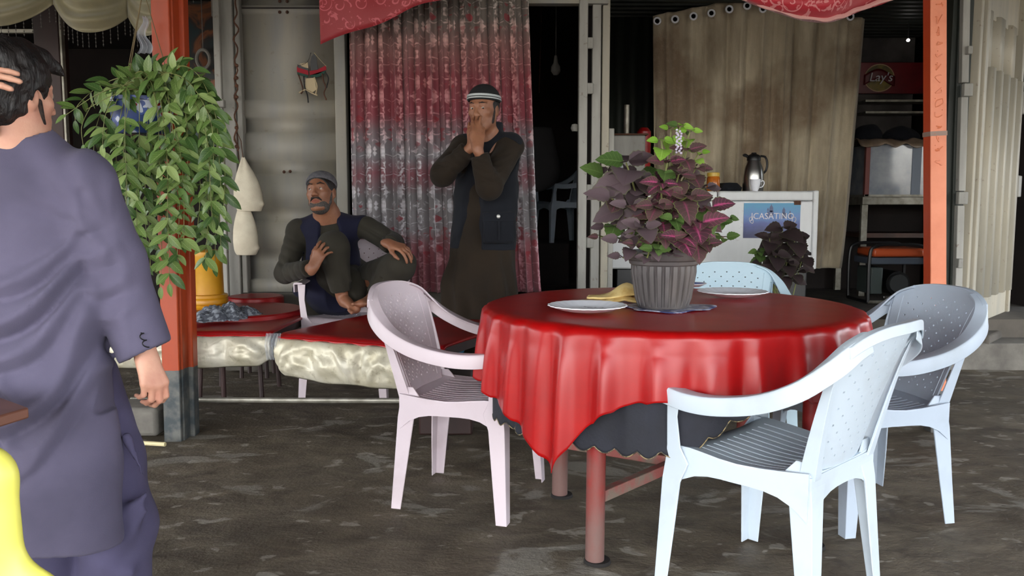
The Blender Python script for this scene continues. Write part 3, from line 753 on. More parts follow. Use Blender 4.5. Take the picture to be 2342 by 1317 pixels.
# ---- plates
def plate(px, py, r, label, blue=False):
    c = G(px, py, .762); bm = BM(); n_ = 48
    rip = lambda rr, z, a: (rr > r*.9)*.003*math.sin(a*24)
    lathe(bm, [(0, .006), (r*.55, .006), (r*.70, .010), (r*.92, .020), (r, .023), (r*1.0, .026), (r*.92, .024), (r*.70, .0145), (r*.55, .010), (0, .010)], 96, rip=rip)
    t = thing('dinner_plate', label, 'plate', (c.x, c.y, .759))
    obj('plate_body', bm, M['porcelain'], t, ang=60)
    return t, c
gr = mat('grey_leaf_print', S(108, 108, 116), .3)
def sprig(t, ox, oy, s, seed, zz=.0108):
    random.seed(seed); bm = BM()
    for k in range(9):
        a = random.uniform(0, 2*PI); d = random.uniform(0, s); x, y = ox+d*math.cos(a)*1.4, oy+d*math.sin(a)*.8; an = random.uniform(0, PI); L_ = random.uniform(.008, .016)
        pts = [(x+math.cos(an)*L_*math.cos(b)-math.sin(an)*L_*.4*math.sin(b), y+math.sin(an)*L_*math.cos(b)+math.cos(an)*L_*.4*math.sin(b), zz) for b in [q*PI/4 for q in range(8)]]
        bm.faces.new([bm.verts.new(p) for p in pts])
    obj('leaf_print', bm, gr, t)
p1, c1 = plate(1343, 712, .128, 'white scalloped plate with grey leaf print at the left front of the red table')
sprig(p1, .03, .045, .035, 2)
p2, c2 = plate(1675, 678, .130, 'white scalloped plate with grey leaf print right of the flower pot')
sprig(p2, -.05, .02, .03, 5)
p3 = thing('saucer', 'small blue and white dish half hidden behind the flower pot', 'dish', (*G(1583, 657, .76).xy, .76))
obj('saucer_body', lathe(BM(), [(0, .004), (.035, .004), (.058, .016), (.062, .018), (.058, .02), (.03, .008), (0, .008)], 40), M['porcelain'], p3)
obj('blue_band', lathe(BM(), [(.038, .0105), (.050, .0165), (.050, .0175), (.038, .0115)], 40), mat('cobalt_glaze', S(70, 84, 140), .3), p3)
# ---- newspaper tray under the pot
bm = BM(); cpt = G(1515, 703, .76)
def trf(u, v):
    a = 2*PI*u; r = .135*v*(1+.10*math.sin(3*a+1)+.06*math.sin(7*a)); return Vector((r*math.cos(a)*1.12, r*math.sin(a), .003+.006*max(0, v-.7)*math.sin(5*a)))
grid(bm, trf, 60, 8); bmesh.ops.remove_doubles(bm, verts=bm.verts[:], dist=.0002)
t_ = NT('blue_printed_sheet'); v_ = t_.coord('Object'); t_.l(t_.ramp(t_.noise(v_, 16, 3), [(.42, S(58, 66, 112)), (.5, S(188, 190, 206)), (.58, S(74, 80, 130))]), t_.b.inputs['Base Color']); t_.set(Roughness=.3)
o = obj('printed_sheet', bm, t_.m, ang=80, loc=(cpt.x+.02, cpt.y, .759)); solid(o, .0015, 1); tag(o, 'blue and white printed sheet spread under the flower pot', 'mat')
# ---- folded flat bread
bt = thing('flat_bread', 'folded yellow flat bread lying left of the flower pot', 'bread', (*G(1400, 690, .76).xy, .76))
for k, (dx, dy, sx, sy, h) in enumerate(((.0, .0, .150, .065, .035), (.025, .02, .11, .07, .052))):
    bm = BM()
    def bf(u, v, sx=sx, sy=sy, h=h, k=k):
        a = 2*PI*u; w = 1+.10*math.sin(2*a+k)+.06*math.sin(5*a+2*k); x = sx*v*w*math.cos(a); y = sy*v*w*math.sin(a)
        z = .004+h*math.exp(-((x-.035)/.055)**2)*(1-v*v*.75)+.004*nz(x*30, y*30, k); return Vector((x, y, z))
    grid(bm, bf, 48, 12); bmesh.ops.remove_doubles(bm, verts=bm.verts[:], dist=.0002)
    o = obj('bread_layer', bm, M['bread'], bt, ang=80, loc=(dx, dy, k*.008)); solid(o, .007, 1)
# ================================================================ long low tables with padded skirts
def long_table(A_, B_, depth, z, label, thick, seed, legs_at=(0, 1), gap=.02):
    A_ = Vector(A_); B_ = Vector(B_); L_ = (B_-A_).length; an = math.atan2(B_.y-A_.y, B_.x-A_.x)
    t = thing('long_table', label, 'table', (A_.x, A_.y, 0), an, 'red topped long tables')
    bm = BM(); nu, nv = 40, 24
    def top(u, v):
        x = L_*u; y = depth*v; return Vector((x, y, z+.004*nz(x*3, y*3, seed)-.015*(1-min(1, v/.06))**2))
    grid(bm, top, nu, nv); o = obj('red_cover', bm, M['red2'], t, ang=60); solid(o, .012, -1)
    bm = BM()
    def lip(u, v): # thin bright red lip over the skirt
        return Vector((L_*u, -.014-.004*math.sin(u*40+seed), z-.012-v*.022*(1+.4*nz(u*6, seed))))
    grid(bm, lip, 60, 2); o = obj('cover_lip', bm, M['red'], t, ang=60); solid(o, .004)
    bm = BM()
    def sk(u, v):
        h = thick*(1+.10*math.sin(u*PI*1.0)+.06*nz(u*5, seed, 1)); pinch = min(1, min(u, 1-u)/.05)
        rad_ = .045*math.sin(PI*min(1, v*1.02))**.6*(.35+.65*pinch)
        pk = 0
        for q in (.22, .55, .83):
            d = abs(u-q)*L_; pk += .028*math.exp(-(d/.035)**2)*math.exp(-((v-.5)/.35)**2)
        w = .010*nz(u*L_*14, v*3, seed)+.006*nz(u*L_*30, v*9, seed)+.007*math.sin(9*(u*L_*5+v*1.5*math.sin(u*12)))
        return Vector((L_*u, -.012-rad_+pk-w*math.sin(PI*v), z-.020-h*v*(.72+.28*pinch)))
    grid(bm, sk, 130, 22); o = obj('padded_skirt', bm, M['satin'], t, ang=80); solid(o, .004)
    bm = BM(); bx(.02, L_-.02, .03, depth-.02, z-.06, z-.015, bm); obj('frame', bm, M['darkwood'], t)
    for u in legs_at:
        for v in (.08, .92):
            bm = BM(); tube(bm, [(L_*lerp(.03, .97, u), depth*v, 0), (L_*lerp(.03, .97, u), depth*v, z-.03)], .014, 10); obj('leg', bm, M['darkwood'], t)
    return t
LT1 = long_table((-2.55, 4.16), P(622, 760, 4.13).xy, .62, .475, 'long red topped table with silver padded skirt behind the orange post', .15, 2., (0, .66))
LT2 = long_table(P(636, 768, 3.99).xy, P(1012, 794, 3.62).xy, .84, .49, 'long red topped table with silver padded skirt left of the pinkish chair', .18, 5., (1,))
bm = BM(); tube(bm, [P(300, 913, 4.22), P(640, 915, 4.20), P(940, 916, 4.16)], .0135, 10)
tag(obj('foot_rail', bm, M['galv']), 'pale pipe rail running low beneath the long red tables', 'rail')
o = obj('clear_wrap', grid(BM(), lambda u, v: Vector((.07*(u-.5), -.03*math.sin(PI*v)+.012*math.sin(u*20), -.13*v)), 20, 8) and None or (lambda b: (grid(b, lambda u, v: Vector((.075*(u-.5), -.035*math.sin(PI*v)+.008*math.sin(u*30+v*3), -.13*v)), 24, 8), b)[1])(BM()), M['clear'], ang=80, loc=P(626, 762, 3.98))
tag(o, 'crumpled clear plastic between the two silver padded skirts', 'plastic')
# round red low tables behind
for (px, py, r, z, lab) in ((545, 707, .36, .50, 'low round red table behind the crumpled grey rag'), (585, 676, .165, .525, 'small round red stool by the grey container door')):
    c = G(px, py, z); t = thing('low_round_table', lab, 'table' if r > .3 else 'stool', (c.x, c.y, 0))
    obj('red_top', lathe(BM(), [(0, z), (r, z), (r+.01, z-.008), (r+.012, z-.05), (r, z-.055), (0, z-.055)], 56), M['red2'], t)
    for k in range(4):
        a = PI/4+k*PI/2; bm = BM(); tube(bm, [(r*.7*math.cos(a), r*.7*math.sin(a), 0), (r*.62*math.cos(a), r*.62*math.sin(a), z-.05)], .014, 8); obj('leg', bm, M['darkwood'], t)
# crumpled rag
bm = BM(); pc = [(452, 736), (470, 700), (556, 690), (592, 708), (572, 724), (520, 744), (492, 738), (486, 748)]
rg = G(520, 722, .50)
def rf(u, v):
    a = 2*PI*u; r = v*(1+.22*math.sin(2*a+.4)+.12*math.sin(5*a)+.06*math.sin(11*a)); x = .155*r*math.cos(a); y = .20*r*math.sin(a)
    h = .055*(1-v**3)*(1+.6*nz(x*18, y*18))+.022*abs(nz(x*40, y*30, 3)); return Vector((x, y, max(.002, h)))
grid(bm, rf, 90, 26); bmesh.ops.remove_doubles(bm, verts=bm.verts[:], dist=.0003)
o = obj('crumpled_rag', bm, M['rag'], ang=50, loc=(rg.x-.01, rg.y, .487)); solid(o, .004, 1); o.rotation_euler.z = rad(12); tag(o, 'crumpled grey patterned rag lying on the long red table', 'cloth')
# yellow drum
bm = BM(); dz = 0
c = Vector((P(474, 694, 4.93).x, 4.93, 0)); zt = P(474, 575, 4.93).z-.50; zb = .05
t = thing('yellow_drum', 'yellow plastic drum with ribbed base behind the orange post', 'drum', (c.x, c.y, .50))
r = .098; h0 = .03
obj('drum_body', lathe(BM(), [(0, .0), (r*1.15, .0), (r*1.2, .01), (r*1.12, h0-.01), (r*1.22, h0), (r*1.24, h0+.015), (r*1.2, h0+.025), (r*1.24, h0+.035), (r*1.2, h0+.05), (r, h0+.055), (r*.97, zt-.05), (r*1.05, zt-.03), (r*1.02, zt), (r*.7, zt+.01), (0, zt+.01)], 40), M['gold'], t)
tube_ = BM(); tube(tube_, [(-.06, -.09, zt-.03), (-.062, -.105, h0+.06)], .016, 10); obj('handle_rib', tube_, mat('amber_plastic', S(168, 92, 22), .4), t)
# stone block, pale stick and stool legs at the left
o = obj('concrete_block', box(BM(), (0, 0, .07), (.26, .22, .14)), M['concrete'], bevel=.02, loc=(*G(322, 985).xy, 0)); tag(o, 'rough grey concrete block on the ground left of the orange post', 'block')
b = BM(); tube(b, [G(312, 1012, .012), G(378, 1016, .012)], .010, 8); tag(obj('pale_stick', b, mat('pale_wood', S(206, 194, 150), .6)), 'short pale stick on the ground at the foot of the orange post', 'stick')
st = thing('metal_stool', 'pale metal stool frame half hidden behind the man in the grey kameez', 'stool', (*G(262, 925).xy, 0))
for dx in (-.12, .0):
    b = BM(); tube(b, [(dx, 0, 0), (dx-.02, 0, .27)], .011, 8); obj('leg', b, M['galv'], st)
b = BM(); box(b, (-.08, 0, .28), (.22, .2, .02)); obj('seat', b, M['galv'], st)
# ================================================================ figures: signed distance fields turned into one surface
class Field:
    def __init__(s, lo, hi, h):
        s.lo = np.array(lo, float); s.h = h; s.n = np.ceil((np.array(hi)-s.lo)/h).astype(int)+1
        s.F = np.full(tuple(s.n), .1, np.float32)
    def sub(s, lo, hi):
        a = np.clip(np.floor((np.array(lo)-s.lo)/s.h).astype(int), 0, s.n); b = np.clip(np.ceil((np.array(hi)-s.lo)/s.h).astype(int)+1, 0, s.n)
        if (b <= a).any(): return None
        ax = [(s.lo[i]+np.arange(a[i], b[i])*s.h).astype(np.float32) for i in range(3)]
        X, Y, Z = np.meshgrid(*ax, indexing='ij', sparse=True)
        return (slice(a[0], b[0]), slice(a[1], b[1]), slice(a[2], b[2])), X, Y, Z
    def put(s, sl, d, k, op='u'):
        f = s.F[sl]
        if op == 'u':
            h = np.clip(.5+.5*(f-d)/k, 0, 1); s.F[sl] = f*(1-h)+d*h-k*h*(1-h)
        elif op == 'd':
            h = np.clip(.5-.5*(f+d)/k, 0, 1); s.F[sl] = f*(1-h)-d*h+k*h*(1-h)
    def cap(s, a, b, ra, rb=None, k=.02, op='u', sq=None):
        rb = ra if rb is None else rb; a = np.array(a, float); b = np.array(b, float)
        m = max(ra, rb)+k+.012; r = s.sub(np.minimum(a, b)-m, np.maximum(a, b)+m)
        if not r: return s
        sl, X, Y, Z = r; d = b-a; px, py, pz = X-a[0], Y-a[1], Z-a[2]; sc = 1.
        if sq is not None:
            v = np.array(sq[0], float); v /= np.linalg.norm(v); q = sq[1]; m1 = (px*v[0]+py*v[1]+pz*v[2])*(1/q-1)
            px = px+m1*v[0]; py = py+m1*v[1]; pz = pz+m1*v[2]; d = d+v*(d@v)*(1/q-1); sc = (q+1)/2 if q < 1 else 1
        L = max(float(d@d), 1e-9); t = np.clip((px*d[0]+py*d[1]+pz*d[2])/L, 0, 1)
        D = np.sqrt((px-t*d[0])**2+(py-t*d[1])**2+(pz-t*d[2])**2)-(ra+(rb-ra)*t)
        s.put(sl, (D*sc).astype(np.float32), k, op); return s
    def chain(s, pts, rs, k=.02, op='u', sq=None):
        for i in range(len(pts)-1): s.cap(pts[i], pts[i+1], rs[i], rs[i+1], k, op, sq)
        return s
    def ell(s, c, r, R=None, k=.02, op='u'):
        c = np.array(c, float); r = np.array(r, float); m = r.max()+k+.012; q = s.sub(c-m, c+m)
        if not q: return s
        sl, X, Y, Z = q; px, py, pz = X-c[0], Y-c[1], Z-c[2]
        if R is not None:
            R = np.array(R); px, py, pz = (px*R[0, i]+py*R[1, i]+pz*R[2, i] for i in range(3))
        k0 = np.sqrt((px/r[0])**2+(py/r[1])**2+(pz/r[2])**2); k1 = np.sqrt((px/r[0]**2)**2+(py/r[1]**2)**2+(pz/r[2]**2)**2)+1e-9
        s.put(sl, (k0*(k0-1)/k1).astype(np.float32), k, op); return s
    def cut(s, pt, n, lo=None, hi=None, k=.004):
        """remove everything on the side the normal points to"""
        n = np.array(n, float); n /= np.linalg.norm(n); q = s.sub(lo if lo is not None else s.lo, hi if hi is not None else s.lo+s.h*s.n)
        sl, X, Y, Z = q; d = -((X-pt[0])*n[0]+(Y-pt[1])*n[1]+(Z-pt[2])*n[2]); s.put(sl, d.astype(np.float32), k, 'd'); return s
    def fold(s, pts, h, w, ylim, k=.5):
        """raise (h>0) or sink a soft fold along a polyline seen from the front, only for y<ylim"""
        pts = [np.array(p) for p in pts]; lo, hi = bbox(pts, w*2.5); lo[1] = s.lo[1]; hi[1] = ylim
        q = s.sub(lo, hi)
        if not q: return s
        sl, X, Y, Z = q; best = None; n = len(pts)-1
        for i in range(n):
            a, b = pts[i], pts[i+1]; dx, dz = b[0]-a[0], b[2]-a[2]; L = dx*dx+dz*dz+1e-9
            t = np.clip(((X-a[0])*dx+(Z-a[2])*dz)/L, 0, 1); d2 = (X-a[0]-t*dx)**2+(Z-a[2]-t*dz)**2; u = (i+t)/n
            g = np.exp(-d2/(w*w))*np.sin(PI*np.clip(u*.9+.05, 0, 1))**k
            best = g if best is None else np.maximum(best, g)
        s.F[sl] -= (h*best*np.ones_like(s.F[sl])).astype(np.float32); return s
    def warp(s, fn, lo=None, hi=None):
        sl, X, Y, Z = s.sub(lo if lo is not None else s.lo, hi if hi is not None else s.lo+s.h*s.n)
        s.F[sl] += (fn(X, Y, Z)).astype(np.float32); return s
    def mesh(s, name, m, parent=None, smooth=2, ang=75):
        F = s.F; F[0] = F[-1] = .1; F[:, 0] = F[:, -1] = .1; F[:, :, 0] = F[:, :, -1] = .1
        I = F < 0; c = np.zeros(tuple(np.array(F.shape)-1), np.uint8)
        cs = [(i, j, k) for i in (0, 1) for j in (0, 1) for k in (0, 1)]; nx, ny, nz_ = c.shape
        for i, j, k in cs: c += I[i:i+nx, j:j+ny, k:k+nz_]
        act = np.argwhere((c > 0) & (c < 8)); idx = -np.ones(c.shape, np.int32); idx[tuple(act.T)] = np.arange(len(act))
        acc = np.zeros((len(act), 3)); cnt = np.zeros(len(act))
        for a in cs:
            for ax in range(3):
                if a[ax]: continue
                b = list(a); b[ax] = 1; fa = F[tuple((act+a).T)]; fb = F[tuple((act+b).T)]; w = (fa < 0) != (fb < 0)
                t = np.where(w, fa/np.where(w, fa-fb, 1), 0); p = np.array(a, float)[None].repeat(len(act), 0); p[:, ax] += t
                acc += p*w[:, None]; cnt += w
        V = (act+acc/cnt[:, None])*s.h+s.lo; Q = []
        for ax in range(3):
            u, v = (ax+1) % 3, (ax+2) % 3; sh = list(F.shape); sh[ax] -= 1
            A0 = [slice(None)]*3; A1 = [slice(None)]*3; A0[ax] = slice(0, -1); A1[ax] = slice(1, None)
            e = np.argwhere(I[tuple(A0)] != I[tuple(A1)]); e = e[(e[:, u] > 0) & (e[:, v] > 0) & (e[:, u] < F.shape[u]-1) & (e[:, v] < F.shape[v]-1)]
            ins = I[tuple(e.T)]; o = []
            for du, dv in ((0, 0), (1, 0), (1, 1), (0, 1)):
                q = e.copy(); q[:, u] -= du; q[:, v] -= dv; o.append(idx[tuple(q.T)])
            q = np.stack(o, 1); q[~ins] = q[~ins][:, ::-1]; Q.append(q)
        Q = np.concatenate(Q); Q = Q[(Q >= 0).all(1)]
        for _ in range(smooth):
            S_ = np.zeros_like(V); C_ = np.zeros(len(V))
            for i in range(4):
                a, b = Q[:, i], Q[:, (i+1) % 4]; np.add.at(S_, a, V[b]); np.add.at(C_, a, 1); np.add.at(S_, b, V[a]); np.add.at(C_, b, 1)
            V = V*.5+.5*S_/np.maximum(C_, 1)[:, None]
        me = bpy.data.meshes.new(name); me.vertices.add(len(V)); me.vertices.foreach_set('co', V.astype(np.float32).ravel())
        me.loops.add(len(Q)*4); me.loops.foreach_set('vertex_index', Q.astype(np.int32).ravel()); me.polygons.add(len(Q)); me.polygons.foreach_set('loop_start', (np.arange(len(Q))*4).astype(np.int32))
        me.update(calc_edges=True); me.validate(); me.shade_smooth()
        me.materials.append(m); ob = bpy.data.objects.new(name, me); COL.objects.link(ob)
        if parent: ob.parent = parent; ob.matrix_parent_inverse = Matrix.Translation(parent.location).inverted()
        return ob
def v3(*a): return np.array(a, float)
def rotm(yaw=0, pitch=0, roll=0):
    """columns right, forward, up; yaw turns about z (0 looks to +Y), pitch raises the look"""
    return np.array(Matrix.Rotation(rad(yaw), 3, 'Z') @ Matrix.Rotation(rad(pitch), 3, 'X') @ Matrix.Rotation(rad(roll), 3, 'Y'))
def head(F, c, R, s=1.):
    g = lambda x, y, z: c+R@(v3(x, y, z)*s)
    F.ell(g(0, -.012, .035), v3(.074, .094, .086)*s, R, .01); F.ell(g(0, .018, -.02), v3(.062, .074, .082)*s, R, .03)
    F.ell(g(0, .030, -.066), v3(.045, .054, .046)*s, R, .03); F.ell(g(0, .068, -.096), v3(.020, .016, .015)*s, R, .025)
    for q in (-1, 1):
        F.cap(g(q*.052, .0, -.045), g(q*.026, .055, -.092), .016*s, .014*s, .025)
        F.ell(g(q*.043, .056, -.014), v3(.019, .017, .014)*s, R, .022)
        F.ell(g(q*.031, .090, .012), v3(.017, .014, .011)*s, R, .014, 'd')
        F.ell(g(q*.031, .0735, .011), v3(.0150, .0140, .0130)*s, R, .004); F.ell(g(q*.031, .0885, .0095), v3(.0112, .0085, .0032)*s, R, .002, 'd')
        F.cap(g(q*.014, .087, .030), g(q*.046, .072, .030), .0065*s, .0055*s, .014)
        F.ell(g(q*.014, .100, -.028), v3(.0085, .011, .0075)*s, R, .008)
        F.ell(g(q*.076, -.008, -.005), v3(.009, .019, .030)*s, R, .008); F.ell(g(q*.084, -.004, -.002), v3(.005, .010, .017)*s, R, .004, 'd')
    F.cap(g(0, .082, .022), g(0, .107, -.020), .0075*s, .0105*s, .012); F.ell(g(0, .109, -.024), v3(.010, .010, .009)*s, R, .008)
    F.ell(g(0, .083, -.052), v3(.026, .014, .010)*s, R, .012); F.ell(g(0, .083, -.065), v3(.022, .012, .008)*s, R, .010)
    F.cap(g(-.022, .094, -.0585), g(.022, .094, -.0585), .0022*s, None, .004, 'd')
    return g
def hand(F, w, R, curl=(25, 30, 20), s=1., side=1, spread=6, thumb=(35, 25), lens=None, k=.006):
    """R columns: lateral (towards the thumb = side*x), finger direction, back of the hand"""
    g = lambda x, y, z: w+R@(v3(x*side, y, z)*s)
    F.cap(g(.0, -.02, 0), g(0, .02, 0), .027*s, .028*s, .015, sq=(R[:, 2], .68))
    for i, (x, L) in enumerate(zip((.030, .010, -.010, -.029), (.085, .090, .085, .076))):
        F.cap(g(x*.55, .015, 0), g(x, L, 0), .015*s, .0125*s, .014, sq=(R[:, 2], .85))
    FL = lens or ((.042, .026, .020), (.046, .029, .021), (.043, .027, .020), (.034, .021, .018))
    for i, (x, L) in enumerate(zip((.030, .010, -.010, -.029), (.085, .090, .085, .076))):
        p = v3(x, L, 0); a = 0; sp = (1.5-i)*spread; rr = (.0098, .0098, .0094, .0084)[i]
        for j, l in enumerate(FL[i]):
            a += curl[j]*(1+.08*i); d = v3(math.sin(rad(sp))*math.cos(rad(a)), math.cos(rad(sp))*math.cos(rad(a)), -math.sin(rad(a)))
            q = p+d*l; F.cap(g(*p), g(*q), (rr-.0006*j)*s, (rr-.0006*(j+1))*s, k*.6 if j else k); p = q
    p = v3(.018, .018, -.006); ang = thumb[0]
    for j, (l, r) in enumerate(((.042, .0150), (.034, .0115), (.026, .0100))):
        d = v3(math.sin(rad(ang)), math.cos(rad(ang)), -math.sin(rad(thumb[1]))); d /= np.linalg.norm(d)
        q = p+d*l; F.cap(g(*p), g(*q), r*s, (r-.002)*s, .008); p = q; ang -= 14
    return g
def bbox(pts, m): a = np.array(pts); return a.min(0)-m, a.max(0)+m
def swrap(X, Y, Z, sc, seed):
    """cheap smooth pseudo-noise for cloth"""
    return (np.sin(X*sc+1.7*np.sin(Z*sc*.7+seed)+seed)*np.sin(Y*sc*1.1+1.3*np.sin(X*sc*.6+seed*2))*np.sin(Z*sc*.8+1.5*np.sin(Y*sc*.9+seed*3)+seed))
def eyes(par, g, s, look=(0, 0), iris=None):
    for q in (-1, 1):
        c = g(q*.031, .0748, .010); bm = BM(); bmesh.ops.create_uvsphere(bm, u_segments=20, v_segments=14, radius=.0112*s)
        e = obj('eye', bm, M['eye_white'], par, loc=Vector(c)-par.location)
        d = g(q*.031+look[0], .12, .011+look[1])-c; d = d/np.linalg.norm(d); bm = BM()
        bmesh.ops.create_uvsphere(bm, u_segments=14, v_segments=10, radius=.0062*s)
        obj('iris', bm, M['iris'], e, loc=Vector(d*.0062*s))
M['skin'] = mat('tanned_skin', S(150, 102, 76), .5, S(128, 82, 60), 14, lo=.4, hi=.7, bump=.12, bscale=260)
M['skin_light'] = mat('light_skin', S(216, 164, 138), .48, S(202, 140, 118), 12, lo=.4, hi=.7, bump=.12, bscale=260)
M['hair'] = mat('black_hair', S(20, 17, 17), .5, S(34, 28, 26), 30, bump=.8, bscale=90, bdist=.01, stretch=(1, 1, .3))
M['greybeard'] = mat('grizzled_beard', S(100, 94, 90), .8, S(54, 48, 44), 260, lo=.4, hi=.6, bump=.8, bscale=200)
M['blackbeard'] = mat('short_black_beard', S(34, 28, 26), .8, S(58, 46, 40), 70, lo=.45, hi=.55, bump=.8, bscale=200)
M['eye_white'] = mat('eye_white', S(176, 160, 148), .3); M['iris'] = mat('brown_iris', S(26, 17, 12), .2)
M['lips'] = mat('lips', S(150, 84, 72), .45)
def cloth_mat(name, a, b, rough=.85, weave=500): return mat(name, a, rough, b, 5, bump=.25, bscale=weave, bdist=.0015, sheen=.04, spec=.2)
M['lilac'] = cloth_mat('dusty_slate_lilac_cotton', S(99, 94, 116), S(88, 84, 104)); M['lilac2'] = cloth_mat('slate_lilac_trouser_cotton', S(84, 80, 108), S(76, 72, 98))
M['olive'] = cloth_mat('dark_olive_cotton', S(54, 51, 43), S(45, 42, 35)); M['brown'] = cloth_mat('dark_brown_cotton', S(42, 33, 23), S(34, 27, 19))
M['navyvest'] = cloth_mat('navy_check_vest', S(27, 28, 50), S(21, 22, 40)); M['blackvest'] = cloth_mat('black_blue_vest', S(24, 27, 34), S(18, 20, 26))
M['greycap'] = mat('grey_knit_cap', S(110, 108, 112), .9, S(84, 84, 90), 40, bump=.6, bscale=160)
# ---------------------------------------------------------------- standing man, hands to his mouth
def standing():
    Y0 = 4.62; R = thing('person', 'standing man in black knit cap and dark vest with hands over his mouth', 'person', (-.12, Y0, 0))
    q = lambda px, py, Y=Y0: np.array(P(px, py, Y))
    hc = q(1106, 252, 4.58); HR = rotm(158, -4, 0); neck0 = q(1118, 292, 4.64); chest = q(1125, 350, 4.66)
    shL, shR = q(1168, 335, 4.62), q(1060, 338, 4.72)      # shoulders right and left in the picture
    elL, elR = q(1118, 428, 4.42), q(1012, 398, 4.50)
    wrL, wrR = q(1092, 338, 4.38), q(1082, 332, 4.42)
    # body: continuous skin surface
    lo, hi = bbox([hc, shL, shR, elL, elR], .22); lo[2] = 0
    F = Field(lo, hi, .005)
    head(F, hc, HR, 1.0); F.cap(hc+HR@v3(0, -.02, -.06), neck0+v3(0, .02, -.07), .054, .062, .03)
    pel = q(1108, 560, 4.66)
    F.chain([neck0+v3(0, .02, -.06), chest, pel], [.07, .115, .125], .05, sq=((0, 1, 0), .75))
    for sh, el, wr in ((shL, elL, wrL), (shR, elR, wrR)):
        F.cap(chest+v3(0, 0, .03), sh, .05, .040, .04); F.chain([sh, el, wr], [.036, .032, .026], .01)
    for sx in (-.09, .09):
        k_ = pel+v3(sx, -.01, -.42); f_ = v3(k_[0], 4.66, .07); F.chain([pel+v3(sx*.7, 0, 0), k_, f_], [.06, .05, .038], .03); F.cap(f_+v3(0, .02, -.03), f_+v3(sx*.3, -.16, -.045), .034, .028, .02)
    # hands laid together over nose and mouth, fingertips up
    yv = lambda a: a/np.linalg.norm(a)
    for wr, sx, tgt in ((wrL, 1, q(1097, 272, 4.455)), (wrR, -1, q(1083, 278, 4.46))):
        f = yv(tgt-wr); back = yv(v3(.35*sx, -1, .1)-f*(f@v3(.35*sx, -1, .1))); lat = np.cross(f, back); Rm = np.stack([lat, f, back], 1)
        hand(F, wr+f*.005, Rm, (6, 12, 10), .95, 1 if sx < 0 else -1, 3, (22, 10))
    body = F.mesh('body', M['skin'], R)
    g = lambda x, y, z: hc+HR@v3(x, y, z)
    eyes(R, g, 1, (-.02, -.02))
    # brows and short beard
    B = Field(*bbox([hc], .16), .003)
    for s_ in (-1, 1): B.chain([g(s_*.014, .0925, .033), g(s_*.032, .089, .038), g(s_*.050, .072, .033)], [.0028, .0034, .0022], .004)
    B.mesh('eyebrows', M['hair'], R)
    B = Field(*bbox([hc], .17), .0035)
    B.ell(g(0, .022, -.066), v3(.0555, .058, .048), HR, .01)
    for s_ in (-1, 1): B.cap(g(s_*.064, .006, .01), g(s_*.056, .02, -.06), .012, .014, .015)
    B.ell(g(0, .07, -.032), v3(.05, .05, .026), HR, .01, 'd'); B.cap(g(0, .12, -.058), g(0, .09, -.058), .012, None, .01, 'd')
    B.mesh('beard', M['blackbeard'], R)
    # hair at the nape and temples
    B = Field(*bbox([hc], .17), .004); B.ell(g(0, -.018, .02), v3(.080, .094, .075), HR, .01); B.ell(g(0, .075, -.01), v3(.09, .07, .085), HR, .01, 'd'); B.cut(g(0, 0, -.05), HR@v3(0, .35, -1)); B.mesh('hair', M['hair'], R)
    # knit cap with two pale stripes
    B = Field(*bbox([hc+v3(0, 0, .06)], .17), .003)
    B.ell(g(0, -.012, .052), v3(.087, .105, .088), HR, .01); B.cut(g(0, .02, .046), HR@v3(0, .12, -1)); B.ell(g(0, -.012, .035), v3(.072, .092, .078), HR, .01, 'd')
    cap = B.mesh('knit_cap', mat('black_knit', S(20, 20, 22), .9, bump=.6, bscale=200), R)
    for zz, w in ((.068, .0055), (.0545, .0035)):
        bm = BM(); pts = []
        for i in range(41):
            a = i*PI/20; k = (zz-.052)/.088; rr = math.sqrt(max(0, 1-k*k)); pts.append(g(.0885*rr*math.cos(a), -.012+.1065*rr*math.sin(a), zz+.012*math.sin(a)))
        fr = []
        for i, p in enumerate(pts):
            out = Vector(p)-Vector(g(0, -.012, zz)); out.normalize(); fr.append((p, out, Vector(HR[:, 2]), .003, w))
        sweep(bm, fr, [(-1, -1), (1, -1), (1, 1), (-1, 1)], False); o = obj('stripe', bm, mat('pale_knit_stripe', S(176, 182, 182), .9), cap); o.location = -Vector((0, 0, 0)); o.parent = cap; o.matrix_parent_inverse = cap.matrix_world.inverted() if False else Matrix.Identity(4)
    # kameez
    lo, hi = bbox([q(985, 330), q(1215, 760), shL, elL, elR, wrL], .12); hi[2] = neck0[2]+.03
    F = Field(lo, hi, .006)
    F.cap(neck0+v3(.005, .02, -.045), neck0+v3(.005, .02, -.02), .068, .064, .02)
    F.cap(shR+v3(0, .0, 0), shL, .066, .068, .04, sq=((0, 1, 0), .95))
    tor = [(1118, 375, .150, 4.66), (1112, 450, .150, 4.66), (1105, 560, .168, 4.66), (1098, 660, .205, 4.66), (1095, 780, .235, 4.66)]
    F.chain([q(a, b, y) for a, b, r, y in tor], [r for a, b, r, y in tor], .04, sq=((0, 1, 0), .68))
    def foldz(X, Y, Z):
        a = np.arctan2(X-tor0[0], Y-tor0[1]); w = np.clip((1.0-Z)/.5, 0, 1); return .013*w*np.sin(9*a+2*np.sin(Z*4)+1.2*np.sin(3*a))
    tor0 = q(1105, 560, 4.66)
